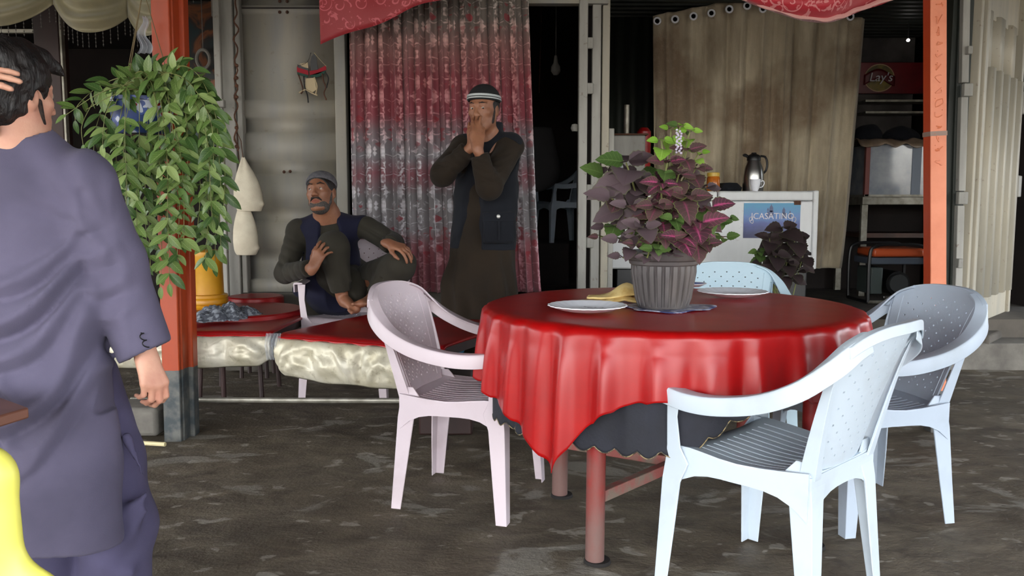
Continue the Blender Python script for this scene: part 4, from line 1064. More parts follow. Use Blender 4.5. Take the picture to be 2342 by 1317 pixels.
    for sh, el, wr in ((shL, elL, wrL), (shR, elR, wrR)):
        F.chain([sh, el, wr+(el-wr)*.12], [.070, .066, .050], .02)
        d = (wr-el); n = d/np.linalg.norm(d); F.cut(wr-d*.16, n, *bbox([wr-d*.05], .056))
        m = (sh+el)/2
        for i in range(4): c0 = sh+(el-sh)*(.25+.2*i); F.fold([c0+v3(-.07, 0, -.02), c0+v3(0, 0, .0), c0+v3(.07, 0, .04)], -.007, .009, 4.66); c0 = el+(wr-el)*(.15+.2*i); F.fold([c0+v3(-.06, 0, .03), c0+v3(.06, 0, -.02)], -.006, .008, 4.6)
    F.warp(foldz); F.warp(lambda X, Y, Z: .005*swrap(X, Y, Z, 26, 1.3))
    F.cut(v3(0, 0, q(1100, 752)[2]), (0, 0, -1))
    F.cap(neck0+v3(-.01, -.05, .03), neck0+v3(-.02, -.08, -.07), .03, .018, .01, 'd')
    F.mesh('kameez', M['brown'], R)
    # trousers below the hem and sandals
    F = Field(v3(-.5, 4.35, 0), v3(.25, 4.95, .6), .008)
    for sx in (-.10, .09): F.cap((sx-.15, 4.66, .55), (sx-.15, 4.64, .12), .10, .075, .02)
    F.warp(lambda X, Y, Z: .006*swrap(X, Y, Z, 22, 4)); F.mesh('trousers', M['brown'], R)
    # vest: open front
    F = Field(lo, hi, .005)
    F.cap(shR+v3(0, .012, .004), shL+v3(0, .0, .004), .072, .075, .04, sq=((0, 1, 0), .98))
    F.chain([q(a, b, y) for a, b, r, y in tor[:3]], [.167, .170, .188], .04, sq=((0, 1, 0), .70))
    F.cap(neck0+v3(0.01, .03, -.04), neck0+v3(0.01, .02, .01), .075, .068, .02)
    F.cut(v3(0, 0, q(1100, 572)[2]), (-.03, 0, -1))
    lo2, hi2 = F.lo, F.lo+F.h*F.n
    a0, a1 = q(1062, 300, 4.52), q(1058, 600, 4.50)   # opening: kameez shows through
    F.chain([q(1080, 296, 4.47), q(1070, 400, 4.46), q(1066, 480, 4.46), q(1060, 600, 4.45)], [.085, .105, .115, .125], .006, 'd')
    for sh, el, wr in ((shL, elL, wrL), (shR, elR, wrR)):
        F.cap(sh+(el-sh)*.18, el, .085, .095, .008, 'd')
    F.warp(lambda X, Y, Z: .004*swrap(X, Y, Z, 30, 2.2))
    vest = F.mesh('vest', M['blackvest'], R)
    pk = q(1140, 520, 4.50); bm = BM(); box(bm, (0, 0, 0), (.17, .02, .17)); 
    o = obj('pocket', bm, M['blackvest'], R, bevel=.012, loc=Vector(pk)-R.location); o.rotation_euler = (0, 0, rad(14))
    bm = BM(); box(bm, (0, -.008, .055), (.175, .016, .05)); box(bm, (0, -.012, 0), (.014, .008, .14)); obj('flap', bm, M['blackvest'], o, bevel=.006)
    bm = BM(); bmesh.ops.create_uvsphere(bm, u_segments=12, v_segments=8, radius=.011); obj('snap_button', bm, mat('silver_snap', S(225, 225, 220), .25, metal=.4), o, loc=(-.005, -.022, .06))
    return R
# ---------------------------------------------------------------- seated man
def seated():
    R = thing('person', 'seated man in grey cap and navy vest with both feet up on his chair', 'person', (-.98, 5.0, 0))
    q = lambda px, py, Y: np.array(P(px, py, Y)); yv = lambda a: a/np.linalg.norm(a)
    hc = q(734, 442, 4.84); HR = rotm(172, 10, 6)
    neck = q(748, 492, 4.90); chest = q(752, 560, 4.96); pel = q(790, 650, 5.06)
    shA, shB = q(682, 528, 4.92), q(838, 520, 4.98)
    elA, elB = q(652, 625, 4.88), q(898, 556, 4.86); wrA, wrB = q(716, 612, 4.50), q(888, 557, 4.54)
    kA, kB = q(762, 566, 4.62), q(915, 606, 4.58); hipA, hipB = pel+v3(-.08, -.03, 0), pel+v3(.09, -.02, 0)
    anA, anB = q(783, 680, 4.70), q(850, 684, 4.72); toA, toB = q(812, 708, 4.56), q(826, 694, 4.54)
    lo, hi = bbox([hc, elA, elB, kA, kB, pel, toA, toB], .2)
    F = Field(lo, hi, .005); head(F, hc, HR, 1.02); F.cap(hc+HR@v3(0, -.02, -.06), neck+v3(0, .02, -.03), .054, .06, .03)
    F.chain([neck, chest, pel], [.075, .115, .125], .05, sq=((0, 1, 0), .78))
    for sh, el, wr in ((shA, elA, wrA), (shB, elB, wrB)): F.cap(chest+v3(0, 0, .05), sh, .05, .045, .04); F.chain([sh, el, wr], [.045, .038, .027], .02)
    for hp, kn, an, to in ((hipA, kA, anA, toA), (hipB, kB, anB, toB)):
        F.chain([hp, kn, an], [.085, .056, .036], .02); d = yv(to-an)
        F.cap(an+v3(0, .03, -.03), an+d*.06+v3(0, 0, -.01), .03, .03, .02); F.cap(an+d*.04, to, .032, .030, .02, sq=((0, 0, 1), .75))
        lat = yv(np.cross(d, v3(0, 0, 1)))
        for i in range(5): b = to+lat*(.034-.015*i)-d*(.004*abs(i)); F.cap(b, b+d*(.034-.004*i), (.0115, .009, .0085, .008, .0075)[i], None, .006)
    # hand A: fingers spread over the raised knee; hand B over the other knee
    for wr, kn, sd, fdir, bk in ((wrA, kA, -1, v3(.42, .02, .90), v3(-.35, -.92, .1)), (wrB, kB, 1, v3(.85, -.30, -.22), v3(.15, -.45, 1))):
        f = yv(fdir); back = yv(bk-f*(f@bk)); lat = np.cross(f, back); hand(F, wr, np.stack([lat, f, back], 1), (22, 28, 18), 1.0, sd, 11, (40, 20))
    F.mesh('body', M['skin'], R)
    g = lambda x, y, z: hc+HR@(v3(x, y, z)*1.02); eyes(R, g, 1.02, (.02, .012))
    B = Field(*bbox([hc], .17), .003)
    for s_ in (-1, 1): B.chain([g(s_*.013, .0935, .035), g(s_*.033, .090, .042), g(s_*.052, .072, .034)], [.003, .0038, .0024], .004)
    B.mesh('eyebrows', M['hair'], R)
    B = Field(*bbox([hc], .18), .0035); B.ell(g(0, .030, -.074), v3(.058, .062, .054), HR, .01)
    for s_ in (-1, 1): B.cap(g(s_*.062, .006, .02), g(s_*.055, .022, -.06), .011, .015, .015)
    B.ell(g(0, .078, -.022), v3(.042, .055, .026), HR, .008, 'd'); B.ell(g(0, .10, -.058), v3(.025, .03, .010), HR, .006, 'd')
    B.mesh('beard', M['greybeard'], R)
    B = Field(*bbox([hc], .18), .003)
    for s_ in (-1, 1): B.chain([g(s_*.003, .103, -.043), g(s_*.018, .097, -.045), g(s_*.032, .082, -.058)], [.005, .0065, .004], .004)
    B.mesh('moustache', M['blackbeard'], R)
    bm = BM(); tube(bm, spline([g(-.022, .0885, -.059), g(-.008, .0965, -.0565), g(.008, .0965, -.0565), g(.022, .0885, -.059)], 4), .0035, 6); tube(bm, spline([g(-.018, .090, -.064), g(0, .0965, -.067), g(.018, .090, -.064)], 4), .0042, 6)
    o = obj('lips', bm, M['lips'], R); o.matrix_parent_inverse = Matrix.Translation(R.location).inverted()
    B = Field(*bbox([hc], .18), .004); B.ell(g(0, -.012, .036), v3(.082, .098, .090), HR, .01); B.ell(g(0, .080, -.012), v3(.078, .060, .082), HR, .01, 'd'); B.cut(g(0, 0, -.05), HR@v3(0, .5, -1)); B.mesh('hair', M['hair'], R)
    B = Field(*bbox([hc+v3(0, 0, .05)], .18), .003); B.ell(g(0, -.020, .056), v3(.088, .102, .078), HR, .01); B.cut(g(0, .035, .062), HR@v3(0, .34, -1)); B.ell(g(0, -.012, .035), v3(.074, .092, .084), HR, .01, 'd'); B.mesh('knit_cap', M['greycap'], R)
    # kameez
    lo2 = lo.copy(); hi2 = hi.copy(); hi2[2] = neck[2]+.05
    F = Field(lo2, hi2, .006)
    F.cap(shA, shB, .066, .066, .05, sq=((0, 1, 0), .95)); F.chain([q(752, 540, 4.95), q(757, 600, 4.98), pel+v3(0, 0, .02)], [.140, .145, .170], .05, sq=((0, 1, 0), .8))
    F.cap(neck+v3(0, .025, -.05), neck+v3(-.005, .015, .005), .076, .066, .02)
    for sh, el, wr, n_ in ((shA, elA, wrA, 1), (shB, elB, wrB, -1)):
        F.chain([sh, el, wr+(el-wr)*.10], [.068, .060, .048], .025); d = wr-el; F.cut(wr-d*.12, d, *bbox([wr], .07))
        for i in range(4): c0 = sh+(el-sh)*(.2+.2*i); F.fold([c0+v3(-.06, 0, .03), c0+v3(.06, 0, -.03)], -.007, .010, 4.95); c0 = el+(wr-el)*(.1+.2*i); F.fold([c0+v3(-.03, 0, .06), c0+v3(.02, 0, -.06)], -.006, .009, 4.9)
    # skirt of the kameez lying over the lap
    F.chain([pel+v3(0, -.06, .05), q(800, 650, 4.82), q(815, 690, 4.74)], [.12, .085, .05], .04)
    F.warp(lambda X, Y, Z: .006*swrap(X, Y, Z, 24, 2.1))
    F.cap(neck+v3(-.02, -.06, .05), neck+v3(-.01, -.075, -.075), .036, .012, .008, 'd'); F.cap(neck+v3(-.005, 0, .03), neck+v3(-.01, -.02, .08), .058, .07, .008, 'd')
    F.mesh('kameez', M['olive'], R)
    for i in range(3):
        bm = BM(); bmesh.ops.create_icosphere(bm, subdivisions=1, radius=.006); c = q(764, 528+i*14, 4.82); obj('button', bm, M['black'], R, loc=Vector(c)-R.location)
    # trousers
    F = Field(lo2, v3(*hi2[:2], kA[2]+.13), .006)
    F.chain([hipA, kA, anA+(kA-anA)*.18], [.105, .085, .062], .035); F.chain([hipB, kB, anB+(kB-anB)*.18], [.105, .085, .060], .035)
    F.cap(hipA, hipB, .12, .12, .05)
    for c0, c1 in (((765, 600), (790, 676)), ((748, 610), (772, 680)), ((860, 640), (905, 600)), ((850, 660), (900, 625)), ((780, 590), (806, 660))):
        F.cap(q(*c0, 4.60), q(*c1, 4.66), .012, .008, .03)
    for c0, c1 in (((757, 600), (780, 675)), ((855, 650), (908, 612))): F.cap(q(*c0, 4.54), q(*c1, 4.62), .008, .008, .02, 'd')
    F.warp(lambda X, Y, Z: .005*swrap(X, Y, Z, 28, 5.1))
    for an, kn in ((anA, kA), (anB, kB)): F.cut(an+(kn-an)*.16, an-kn, *bbox([an], .10))
    F.mesh('trousers', M['olive'], R)
    # vest
    F = Field(lo2, hi2, .005)
    F.cap(shA+v3(.02, .0, .004), shB+v3(-.02, 0, .004), .070, .070, .05); F.chain([q(752, 540, 4.95), q(757, 600, 4.98), q(765, 655, 5.02)], [.158, .163, .19], .05, sq=((0, 1, 0), .84))
    F.chain([q(752, 500, 4.82), q(756, 560, 4.80), q(768, 640, 4.82), q(780, 700, 4.84)], [.062, .075, .085, .10], .006, 'd')
    F.cap(neck+v3(0, .0, -.02), neck+v3(0, -.01, .1), .062, .09, .01, 'd')
    for sh, el in ((shA, elA), (shB, elB)): F.cap(sh+(el-sh)*.12, el, .082, .10, .008, 'd')
    F.warp(lambda X, Y, Z: .004*swrap(X, Y, Z, 30, 7.2)); F.mesh('vest', M['navyvest'], R)
    # vest tail bulging through the arm opening
    F = Field(*bbox([q(688, 668, 4.95)], .14), .006); F.ell(q(690, 662, 4.95), v3(.055, .05, .05)); F.warp(lambda X, Y, Z: .005*swrap(X, Y, Z, 40, 3)); F.mesh('vest_tail', M['navyvest'], R)
    return R
# ---------------------------------------------------------------- man in the foreground, seen from behind
def foreground():
    R = thing('person', 'man seen from behind in slate lilac kameez with a hand on his head', 'person', (-1.12, 2.0, 0))
    q = lambda px, py, Y=2.0: np.array(P(px, py, Y)); yv = lambda a: a/np.linalg.norm(a)
    hc = q(26, 222, 1.99); HR = rotm(-20, 0, 0)
    neck = q(32, 326, 1.99); shR_, shL_ = q(186, 412, 2.0), q(-150, 405, 2.0); elR, wrR = q(258, 600, 2.03), q(330, 800, 2.03)
    elL, wrL = q(-330, 200, 1.98), q(-128, 178, 1.87)
    chest = q(25, 470, 2.0); pel = q(95, 850, 2.02)
    lo, hi = bbox([hc, shR_, wrR, pel, wrL], .17); lo[2] = 0; lo[0] = min(lo[0], elL[0]-.1)
    F = Field(lo, hi, .0042); head(F, hc, HR, .97); F.cap(hc+HR@v3(0, -.025, -.05), neck+v3(0, 0, -.03), .058, .064, .03); F.cap(neck, chest, .066, .09, .04)
    F.cap(chest, shR_, .05, .045, .04); F.chain([shR_, elR, wrR], [.045, .036, .026], .02); F.cap(chest, shL_, .05, .045, .04); F.chain([shL_, elL, wrL], [.045, .036, .027], .02)
    F.chain([chest, pel], [.10, .09], .05, sq=((0, 1, 0), .7))
    for sx, ky in ((-.10, 2.02), (.10, 2.08)):
        kn = v3(pel[0]+sx, ky, .38); F.chain([pel+v3(sx*.6, 0, -.05), kn, v3(kn[0], ky+.04, .06)], [.065, .052, .04], .03); F.cap(v3(kn[0], ky+.02, .03), v3(kn[0]+.02, ky+.2, .028), .032, .026, .02)
    # hanging right hand, back of the hand towards the viewer, fingers curled to the left
    f = yv(q(352, 872, 2.02)-wrR); bk = v3(.80, -.55, .1); back = yv(bk-f*(f@bk)); lat = np.cross(f, back)
    hand(F, wrR+f*.012, np.stack([lat, f, back], 1), (24, 46, 26), .90, -1, 2, (24, 30))
    # left hand lying on the head
    f = yv(v3(1, .05, .16)); bk = v3(-.1, -.75, .65); back = yv(bk-f*(f@bk)); lat = np.cross(f, back)
    hand(F, wrL, np.stack([lat, f, back], 1), (10, 14, 8), .86, 1, 9, (50, 10))
    F.mesh('body', M['skin_light'], R, 1)
    g = lambda x, y, z: hc+HR@v3(x, y, z); eyes(R, g, 1)
    # hair: full and wavy, long at the nape
    B = Field(*bbox([hc], .2), .004); B.ell(g(0, -.022, .046), v3(.092, .110, .092), HR, .01); B.ell(g(0, -.045, -.015), v3(.078, .078, .075), HR, .03)
    for i in range(9):
        a = -2.6+i*.42; B.chain([g(.075*math.sin(a), -.03-.085*math.cos(a*.8), -.03), g(.07*math.sin(a), -.035-.07*math.cos(a*.8), -.085)], [.018, .008], .012)
    B.warp(lambda X, Y, Z: .007*swrap(X, Y, Z, 60, 1.2)+.003*swrap(X, Y, Z, 140, 2.2))
    B.ell(g(0, .110, -.03), v3(.085, .075, .092), HR, .008, 'd'); B.chain([g(0, .03, .118), g(.01, .078, .100), g(.02, .108, .082), g(.03, .122, .066)], [.026, .022, .013, .005], .015); B.ell(g(.080, .012, -.012), v3(.022, .022, .03), HR, .006, 'd')
    B.mesh('hair', M['hair'], R)
    B = Field(*bbox([hc], .2), .004); B.ell(g(0, .026, -.074), v3(.058, .060, .050), HR, .01)
    for s_ in (-1, 1): B.cap(g(s_*.066, .018, -.01), g(s_*.056, .026, -.06), .007, .012, .015)
    B.ell(g(0, .085, -.028), v3(.05, .055, .03), HR, .008, 'd'); B.mesh('beard', M['blackbeard'], R)
    # kameez: torso, right sleeve, skirt
    lo, hi = bbox([shL_+v3(-.2, 0, 0), shR_, wrR, q(100, 1270)], .17); hi[2] = max(neck[2]+.06, elL[2]+.1); lo[0] = elL[0]-.12
    F = Field(lo, hi, .0065)
    F.cap(shL_+v3(0, 0, -.012), shR_+v3(.0, 0, -.012), .074, .074, .05, sq=((0, 1, 0), .95))
    F.cap(neck+v3(0, .005, -.07), neck+v3(0, .005, -.022), .092, .070, .04)
    ch = [(22, 430, .175), (35, 560, .178), (68, 720, .172), (84, 900, .168), (105, 1060, .170), (128, 1240, .150), (136, 1330, .15)]
    F.chain([q(a-4, b, 2.02 if b < 700 else (1.99 if b < 950 else 1.955)) for a, b, r in ch], [r for a, b, r in ch], .06, sq=((0, 1, 0), .62))
    F.chain([shR_+v3(0, 0, -.01), elR, wrR], [.078, .074, .066], .025); F.chain([shL_, elL, wrL+v3(-.12, 0, 0)], [.078, .074, .064], .025)
    # back folds: long swags falling from the right armpit to lower left
    yb = 1.885
    spl = lambda pp: [np.array(x) for x in spline(pp, 5)]
    swg = [([(200, 520), (150, 600), (60, 640), (-60, 620)], .016), ([(205, 560), (165, 660), (80, 720), (-30, 730)], .018), ([(210, 640), (150, 760), (60, 800), (-40, 790)], .014), ([(235, 700), (190, 850), (100, 930), (10, 930)], .016), ([(238, 830), (190, 960), (120, 1030), (50, 1050)], .012),
           ([(30, 700), (60, 830), (120, 900)], .012), ([(0, 800), (50, 920), (130, 1000)], .012), ([(110, 1080), (105, 1180), (92, 1250)], .010)]
    for pts, r in swg:
        F.fold(spl([q(a, b) for a, b in pts]), r*1.6, .017, 2.02); F.fold(spl([q(a+8, b+36) for a, b in pts]), -r*1.1, .012, 2.02)
    for pts in ([(195, 505), (170, 560), (110, 590), (20, 590)], [(212, 600), (160, 700), (90, 760), (10, 770)], [(225, 760), (170, 870), (90, 890)]):
        F.fold(spl([q(a, b) for a, b in pts]), -.007, .012, 2.02)
    # armpit crease and sleeve folds
    F.chain([q(188, 440, 1.93), q(196, 520, 1.92), q(212, 600, 1.92), q(232, 700, 1.93)], [.005, .011, .012, .01], .012, 'd')
    for c0, c1, r in (((205, 470), (250, 560), .010), ((205, 585), (285, 555), .011), ((225, 655), (305, 630), .010), ((250, 725), (325, 690), .009), ((228, 600), (262, 700), .009)):
        cm = ((c0[0]+c1[0])/2, (c0[1]+c1[1])/2+12); F.fold(spl([q(*c0), q(*cm), q(*c1)]), r, .013, 2.05)
    for c0, c1 in (((205, 548), (262, 520)), ((222, 625), (290, 600)), ((245, 690), (315, 662))): F.fold(spl([q(*c0), q(*c1)]), -.009, .010, 2.05)
    ap = q(225, 520, 1.9); ap2 = q(250, 900, 1.9)
    def drape(X, Y, Z):
        an = np.arctan2(Z-ap[2], X-ap[0]); rr = np.sqrt((X-ap[0])**2+(Z-ap[2])**2); an2 = np.arctan2(Z-ap2[2], X-ap2[0])
        w = np.exp(-((rr-.22)/.17)**2)*(X < ap[0]+.03)*(Y < 2.02); w2 = np.clip((ap2[2]+.05-Z)/.3, 0, 1)*(Y < 2.02)
        return .0035*w*np.sin(15*an+9*rr+1.2*np.sin(X*9))+.003*w2*np.sin(X*48+3*np.sin(Z*5))
    F.warp(drape); F.warp(lambda X, Y, Z: .003*swrap(X, Y, Z, 13, 4.4)+.001*swrap(X, Y, Z, 42, 1.4))
    # ends: cuff cut on the slant, hem, neckline
    F.cut(q(345, 800, 2.03), (.42, 0, -.9), wrR-v3(.075, .12, .13), wrR+v3(.13, .12, .13)); F.cut(v3(0, 0, q(150, 1252)[2]), (-.03, 0, -1))
    F.ell(neck+v3(0, .0, .035), v3(.078, .075, .06), None, .008, 'd')
    F.cap(wrR, wrR+yv(wrR-elR)*.1, .050, .052, .006, 'd')
    F.cut(q(-330, 100), (-1, 0, 0))
    F.mesh('kameez', M['lilac'], R, 2)
    bm = BM()
    c0 = q(322, 772, 1.975); pts = []
    for i in range(40):
        t = i/39; p = q(lerp(322, 336, t)+6*math.sin(t*15), lerp(758, 796, t)+3*math.cos(t*15), 1.962); pts.append(p)
    tube(bm, pts, .0016, 5); o = obj('cuff_embroidery', bm, M['black'], R); o.matrix_parent_inverse = Matrix.Translation(R.location).inverted()
    # trousers
    F = Field(v3(-1.5, 1.7, 0), v3(-.72, 2.35, .95), .008)
    F.chain([q(200, 860, 2.06), q(250, 1060, 2.08), q(270, 1200, 2.07), q(262, 1500, 2.08)], [.075, .085, .090, .085], .03)
    F.chain([q(90, 1000, 2.05), q(90, 1200, 2.04), q(80, 1500, 2.02)], [.11, .095, .085], .03)
    F.cap(q(100, 960, 2.04), q(200, 960, 2.08), .1, .085, .04)
    for c0, c1 in (((255, 1260), (330, 1170)), ((262, 1190), (335, 1130)), ((290, 1000), (330, 1090)), ((240, 1290), (300, 1310))): F.cap(q(*c0, 1.99), q(*c1, 2.0), .012, .006, .035)
    for c0, c1 in (((245, 1240), (315, 1190)),): F.cap(q(*c0, 1.97), q(*c1, 1.98), .008, .004, .02, 'd')
    F.warp(lambda X, Y, Z: .005*swrap(X, Y, Z, 17, 3.3)); F.cut(v3(0, 0, .10), (0, 0, -1)); F.mesh('trousers', M['lilac2'], R)
    return R
standing(); seated(); foreground()
# ================================================================ plants
def leaf_mesh(name, w, fold, droop, serr=0, nu=2, nv=7, pw=1.0, mats=()):
    """unit-length leaf along +Y, upper side +Z; UV u -1..1 across mapped to 0..1"""
    bm = BM(); L = bm.loops.layers.uv.verify(); rows = []
    for j in range(nv+1):
        v = j/nv; hw = w*(math.sin(PI*min(1, v**pw*.97+.02))**.75)*(1-.25*v) if 0 < j < nv else .004
        if serr and 0 < j < nv: hw *= 1+serr*(1 if j % 2 else -1)
        z = -droop*v*v; row = []
        for i in range(-nu, nu+1):
            u = i/nu; row.append((bm.verts.new((u*hw, v-(.03*abs(u) if serr else 0), z+fold*abs(u)*hw-.25*fold*hw*u*u)), (u*.5+.5, v)))
        rows.append(row)
    for a, b in zip(rows, rows[1:]):
        for i in range(2*nu):
            f = bm.faces.new((a[i][0], a[i+1][0], b[i+1][0], b[i][0]))
            for l, q in zip(f.loops, (a[i][1], a[i+1][1], b[i+1][1], b[i][1])): l[L].uv = q
    me = bpy.data.meshes.new(name); bm.to_mesh(me); bm.free(); me.shade_smooth()
    for q in mats: me.materials.append(q)
    return me
def m_leaf(name, a, b, vein, edge=None, pink=None, rough=.42, pinkw=.5):
    t = NT(name); oi = t.n('ShaderNodeObjectInfo'); uv = t.coord('UV'); sp = t.n('ShaderNodeSeparateXYZ'); t.l(uv, sp.inputs[0])
    c = t.mix(oi.outputs['Random'], a, b)
    u = t.math('ABSOLUTE', t.math('SUBTRACT', t.math('MULTIPLY', sp.outputs[0], 2.0), 1.0)); v = sp.outputs[1]
    side = t.math('ABSOLUTE', t.math('SUBTRACT', t.math('FRACT', t.math('SUBTRACT', t.math('MULTIPLY', v, 7.0), t.math('MULTIPLY', u, 1.6))), .5))
    if pink is not None:
        k = t.math('ADD', u, t.math('MULTIPLY', t.math('SUBTRACT', t.noise(uv, 9, 3), .5), .5)); k = t.math('ADD', k, t.math('MULTIPLY', v, .25))
        c = t.mix(t.ramp(k, [(.08, K(1)), (pinkw, K(0))]), c, pink)
    ve = t.math('MAXIMUM', t.math('LESS_THAN', u, .05), t.math('MULTIPLY', t.math('LESS_THAN', side, .05), .5)); c = t.mix(t.math('MULTIPLY', ve, .7), c, vein)
    if edge is not None: c = t.mix(t.math('GREATER_THAN', t.math('ADD', u, t.math('MULTIPLY', t.noise(uv, 16, 2), .12)), .99), c, edge)
    t.l(c, t.b.inputs['Base Color']); t.set(Roughness=rough, Specular_IOR_Level=.45)
    return t.m
GRN = m_leaf('trailing_leaf', S(84, 112, 50), S(142, 162, 98), S(160, 176, 120), rough=.38)
GRN2 = m_leaf('trailing_leaf_dark', S(50, 78, 36), S(92, 122, 62), S(120, 140, 90), rough=.38)
STEM = mat('olive_stem', S(118, 122, 70), .6); BSTEM = mat('brown_stem', S(104, 88, 58), .7)
def orient(d, up):
    d = Vector(d).normalized(); up = Vector(up); x = d.cross(up)
    if x.length < 1e-4: x = d.cross(Vector((1, 0, 0)))
    x.normalize(); z = x.cross(d).normalized(); return Matrix((x, d, z)).transposed()
HP = thing('hanging_plant', 'bushy trailing green plant hanging in front of the orange post', 'plant', P(325, 268, 3.70))
hl = HP.location.copy()
t_ = NT('blue_printed_pot'); v_ = t_.coord('Object'); sp_ = t_.n('ShaderNodeSeparateXYZ'); t_.l(v_, sp_.inputs[0])
n1 = t_.noise(v_, 11, 2); cc_ = t_.ramp(n1, [(.47, S(44, 62, 110)), (.53, S(70, 90, 150)), (.58, S(190, 196, 210)), (.66, S(180, 40, 50))], 'CONSTANT')
t_.l(cc_, t_.b.inputs['Base Color']); t_.set(Roughness=.35)
obj('pot', lathe(BM(), [(0, -.075), (.105, -.075), (.115, -.06), (.135, .06), (.146, .062), (.148, .078), (.132, .08), (.128, .05), (0, .05)], 36), t_.m, HP)
obj('soil', lathe(BM(), [(.128, .055), (.06, .068), (0, .072)], 24), M['soil'], HP)
for k in range(3):
    a = k*2*PI/3+.5; b = BM(); tube(b, [(.14*math.cos(a), .14*math.sin(a), .075), (.02, .02, .55), (.02, .04, 1.5)], .0022, 5); obj('hanger_wire', b, BSTEM, HP)
LV = [leaf_mesh('leaf', .24, .35, .10+.12*i, mats=(m_,)) for i, m_ in enumerate((GRN, GRN, GRN2))]
random.seed(11)
ends = [(172, 275), (152, 262), (190, 330), (215, 370), (235, 330), (240, 430), (262, 480), (285, 530), (300, 575), (318, 610), (345, 642), (368, 655), (388, 648), (405, 590), (420, 548), (335, 560), (452, 520), (470, 590), (492, 604), (505, 560), (485, 500), (512, 470), (505, 425), (488, 372), (505, 340), (480, 300), (462, 246), (452, 188), (198, 250), (378, 520), (350, 470), (440, 470), (300, 450), (400, 430), (365, 380), (430, 400), (330, 390), (280, 400), (450, 350), (412, 140), (395, 350), (425, 300)]
leafs = []; stems = BM()
for i, (ex, ey) in enumerate(ends):
    x0 = 325+random.uniform(-50, 60); Y0_ = 3.70+random.uniform(-.1, .06); Ye = 3.68+random.uniform(-.22, .06)
    if ex > 400 and ey > 350: Ye -= .04
    pk = 135+random.uniform(0, 55); s_ = P(x0, 240, Y0_)
    p1 = P(lerp(x0, ex, .25), pk+20, lerp(Y0_, Ye, .4)); p2 = P(lerp(x0, ex, .62), max(pk, min(ey-20, pk+35)), lerp(Y0_, Ye, .8))
    pts = [s_, p1, p2]
    if ey > pk+90:
        pts += [P(lerp(x0, ex, .9), lerp(pk+50, ey, .3), Ye), P(ex+random.uniform(-6, 6), lerp(pk+50, ey, .65), Ye)]
    pts += [P(ex, ey, Ye)]
    c = spline(pts, 6); tube(stems, [p-hl for p in c], [.0042-.0026*min(1, i/14) for i in range(len(c))], 5)
    acc = 0; nxt = .04; k = 0
    for a, b in zip(c, c[1:]):
        seg = (b-a).length
        while acc+seg > nxt:
            t = (nxt-acc)/seg; p = a.lerp(b, t); d = (b-a).normalized(); side = d.cross(Vector((random.uniform(-1, 1), -1, random.uniform(-.3, .3)))).normalized()
            if k % 2: side = (side+Vector((0, -.9, .1))).normalized()
            for sg in (-1, 1):
                dr = (side*sg*1.0+d*.55+Vector((random.uniform(-.3, .3), random.uniform(-.45, .1), -.25+random.uniform(-.3, .35)))).normalized()
                L_ = random.uniform(.058, .092)*(1 if k > 1 else .8)
                leafs.append((p.copy(), dr, Vector((0, -.75, .65))+Vector((random.uniform(-.4, .4), 0, 0)), L_))
            k += 1; nxt += random.uniform(.046, .068)
        acc += seg
    leafs.append((c[-1], (c[-1]-c[-3]).normalized(), Vector((0, -.8, .6)), .06))
o = obj('stems', stems, STEM, HP); o['kind'] = 'stuff'
leafs = [q for q in leafs if not (abs(q[0].z-hl.z) < .085 and abs(q[0].x-hl.x) < .19 and q[0].y < hl.y+.05 and random.random() < .72)]
leafs.sort(key=lambda q: q[0].y)
pick = [q for q in leafs if random.random() < .62][:299]; ids = set(id(q) for q in pick); rest = [q for q in leafs if id(q) not in ids]
for p, d, up, L_ in pick:
    o = bpy.data.objects.new('leaf', random.choice(LV)); COL.objects.link(o); o.parent = HP
    o.matrix_local = Matrix.Translation(p-hl) @ orient(d, up).to_4x4() @ Matrix.Diagonal((L_, L_, L_, 1))
def joined(name, items, mesh_list, parent, base):
    V_, F_, U_, Mi = [], [], [], []; off = 0
    for p, d, up, L_, mi in items:
        me = mesh_list[mi]; R_ = Matrix.Translation(p-base) @ orient(d, up).to_4x4() @ Matrix.Diagonal((L_, L_, L_, 1))
        V_ += [tuple(R_ @ v.co) for v in me.vertices]; uvl = me.uv_layers[0].data
        for f in me.polygons: F_.append(tuple(i+off for i in f.vertices)); U_ += [tuple(uvl[li].uv) for li in f.loop_indices]; Mi.append(mi)
        off += len(me.vertices)
    me = bpy.data.meshes.new(name); me.from_pydata(V_, [], F_); uv = me.uv_layers.new(name='UVMap')
    for i, q in enumerate(U_): uv.data[i].uv = q
    for q in mesh_list: me.materials.append(q.materials[0])
    for f, mi in zip(me.polygons, Mi): f.material_index = mi
    me.shade_smooth(); o = bpy.data.objects.new(name, me); COL.objects.link(o); o.parent = parent; o['kind'] = 'stuff'; return o
joined('foliage', [(p, d, up, L_, random.randrange(3)) for p, d, up, L_ in rest], LV, HP, hl)
# ---- coleus on the table
CL = {'dark': m_leaf('coleus_dark_leaf', S(74, 60, 65), S(102, 86, 91), S(88, 70, 75), S(94, 98, 70), None, .5),
      'pink': m_leaf('coleus_pink_leaf', S(74, 48, 56), S(92, 60, 66), S(190, 92, 134), S(104, 112, 72), S(160, 60, 104), .48, .36),
      'mix': m_leaf('coleus_veined_leaf', S(72, 56, 54), S(88, 66, 64), S(140, 70, 96), S(112, 122, 72), S(110, 62, 78), .5, .3),
      'green': m_leaf('coleus_green_leaf', S(112, 156, 50), S(150, 186, 80), S(170, 200, 110), None, None, .42),
      'dgreen': m_leaf('coleus_darkgreen_leaf', S(62, 86, 40), S(84, 108, 54), S(110, 130, 80), None, None, .45),
      'blackish': m_leaf('coleus_blackish_leaf', S(44, 34, 36), S(58, 46, 46), S(60, 44, 48), S(70, 76, 50), None, .5)}  # last entry: the second plant's own blackish leaves
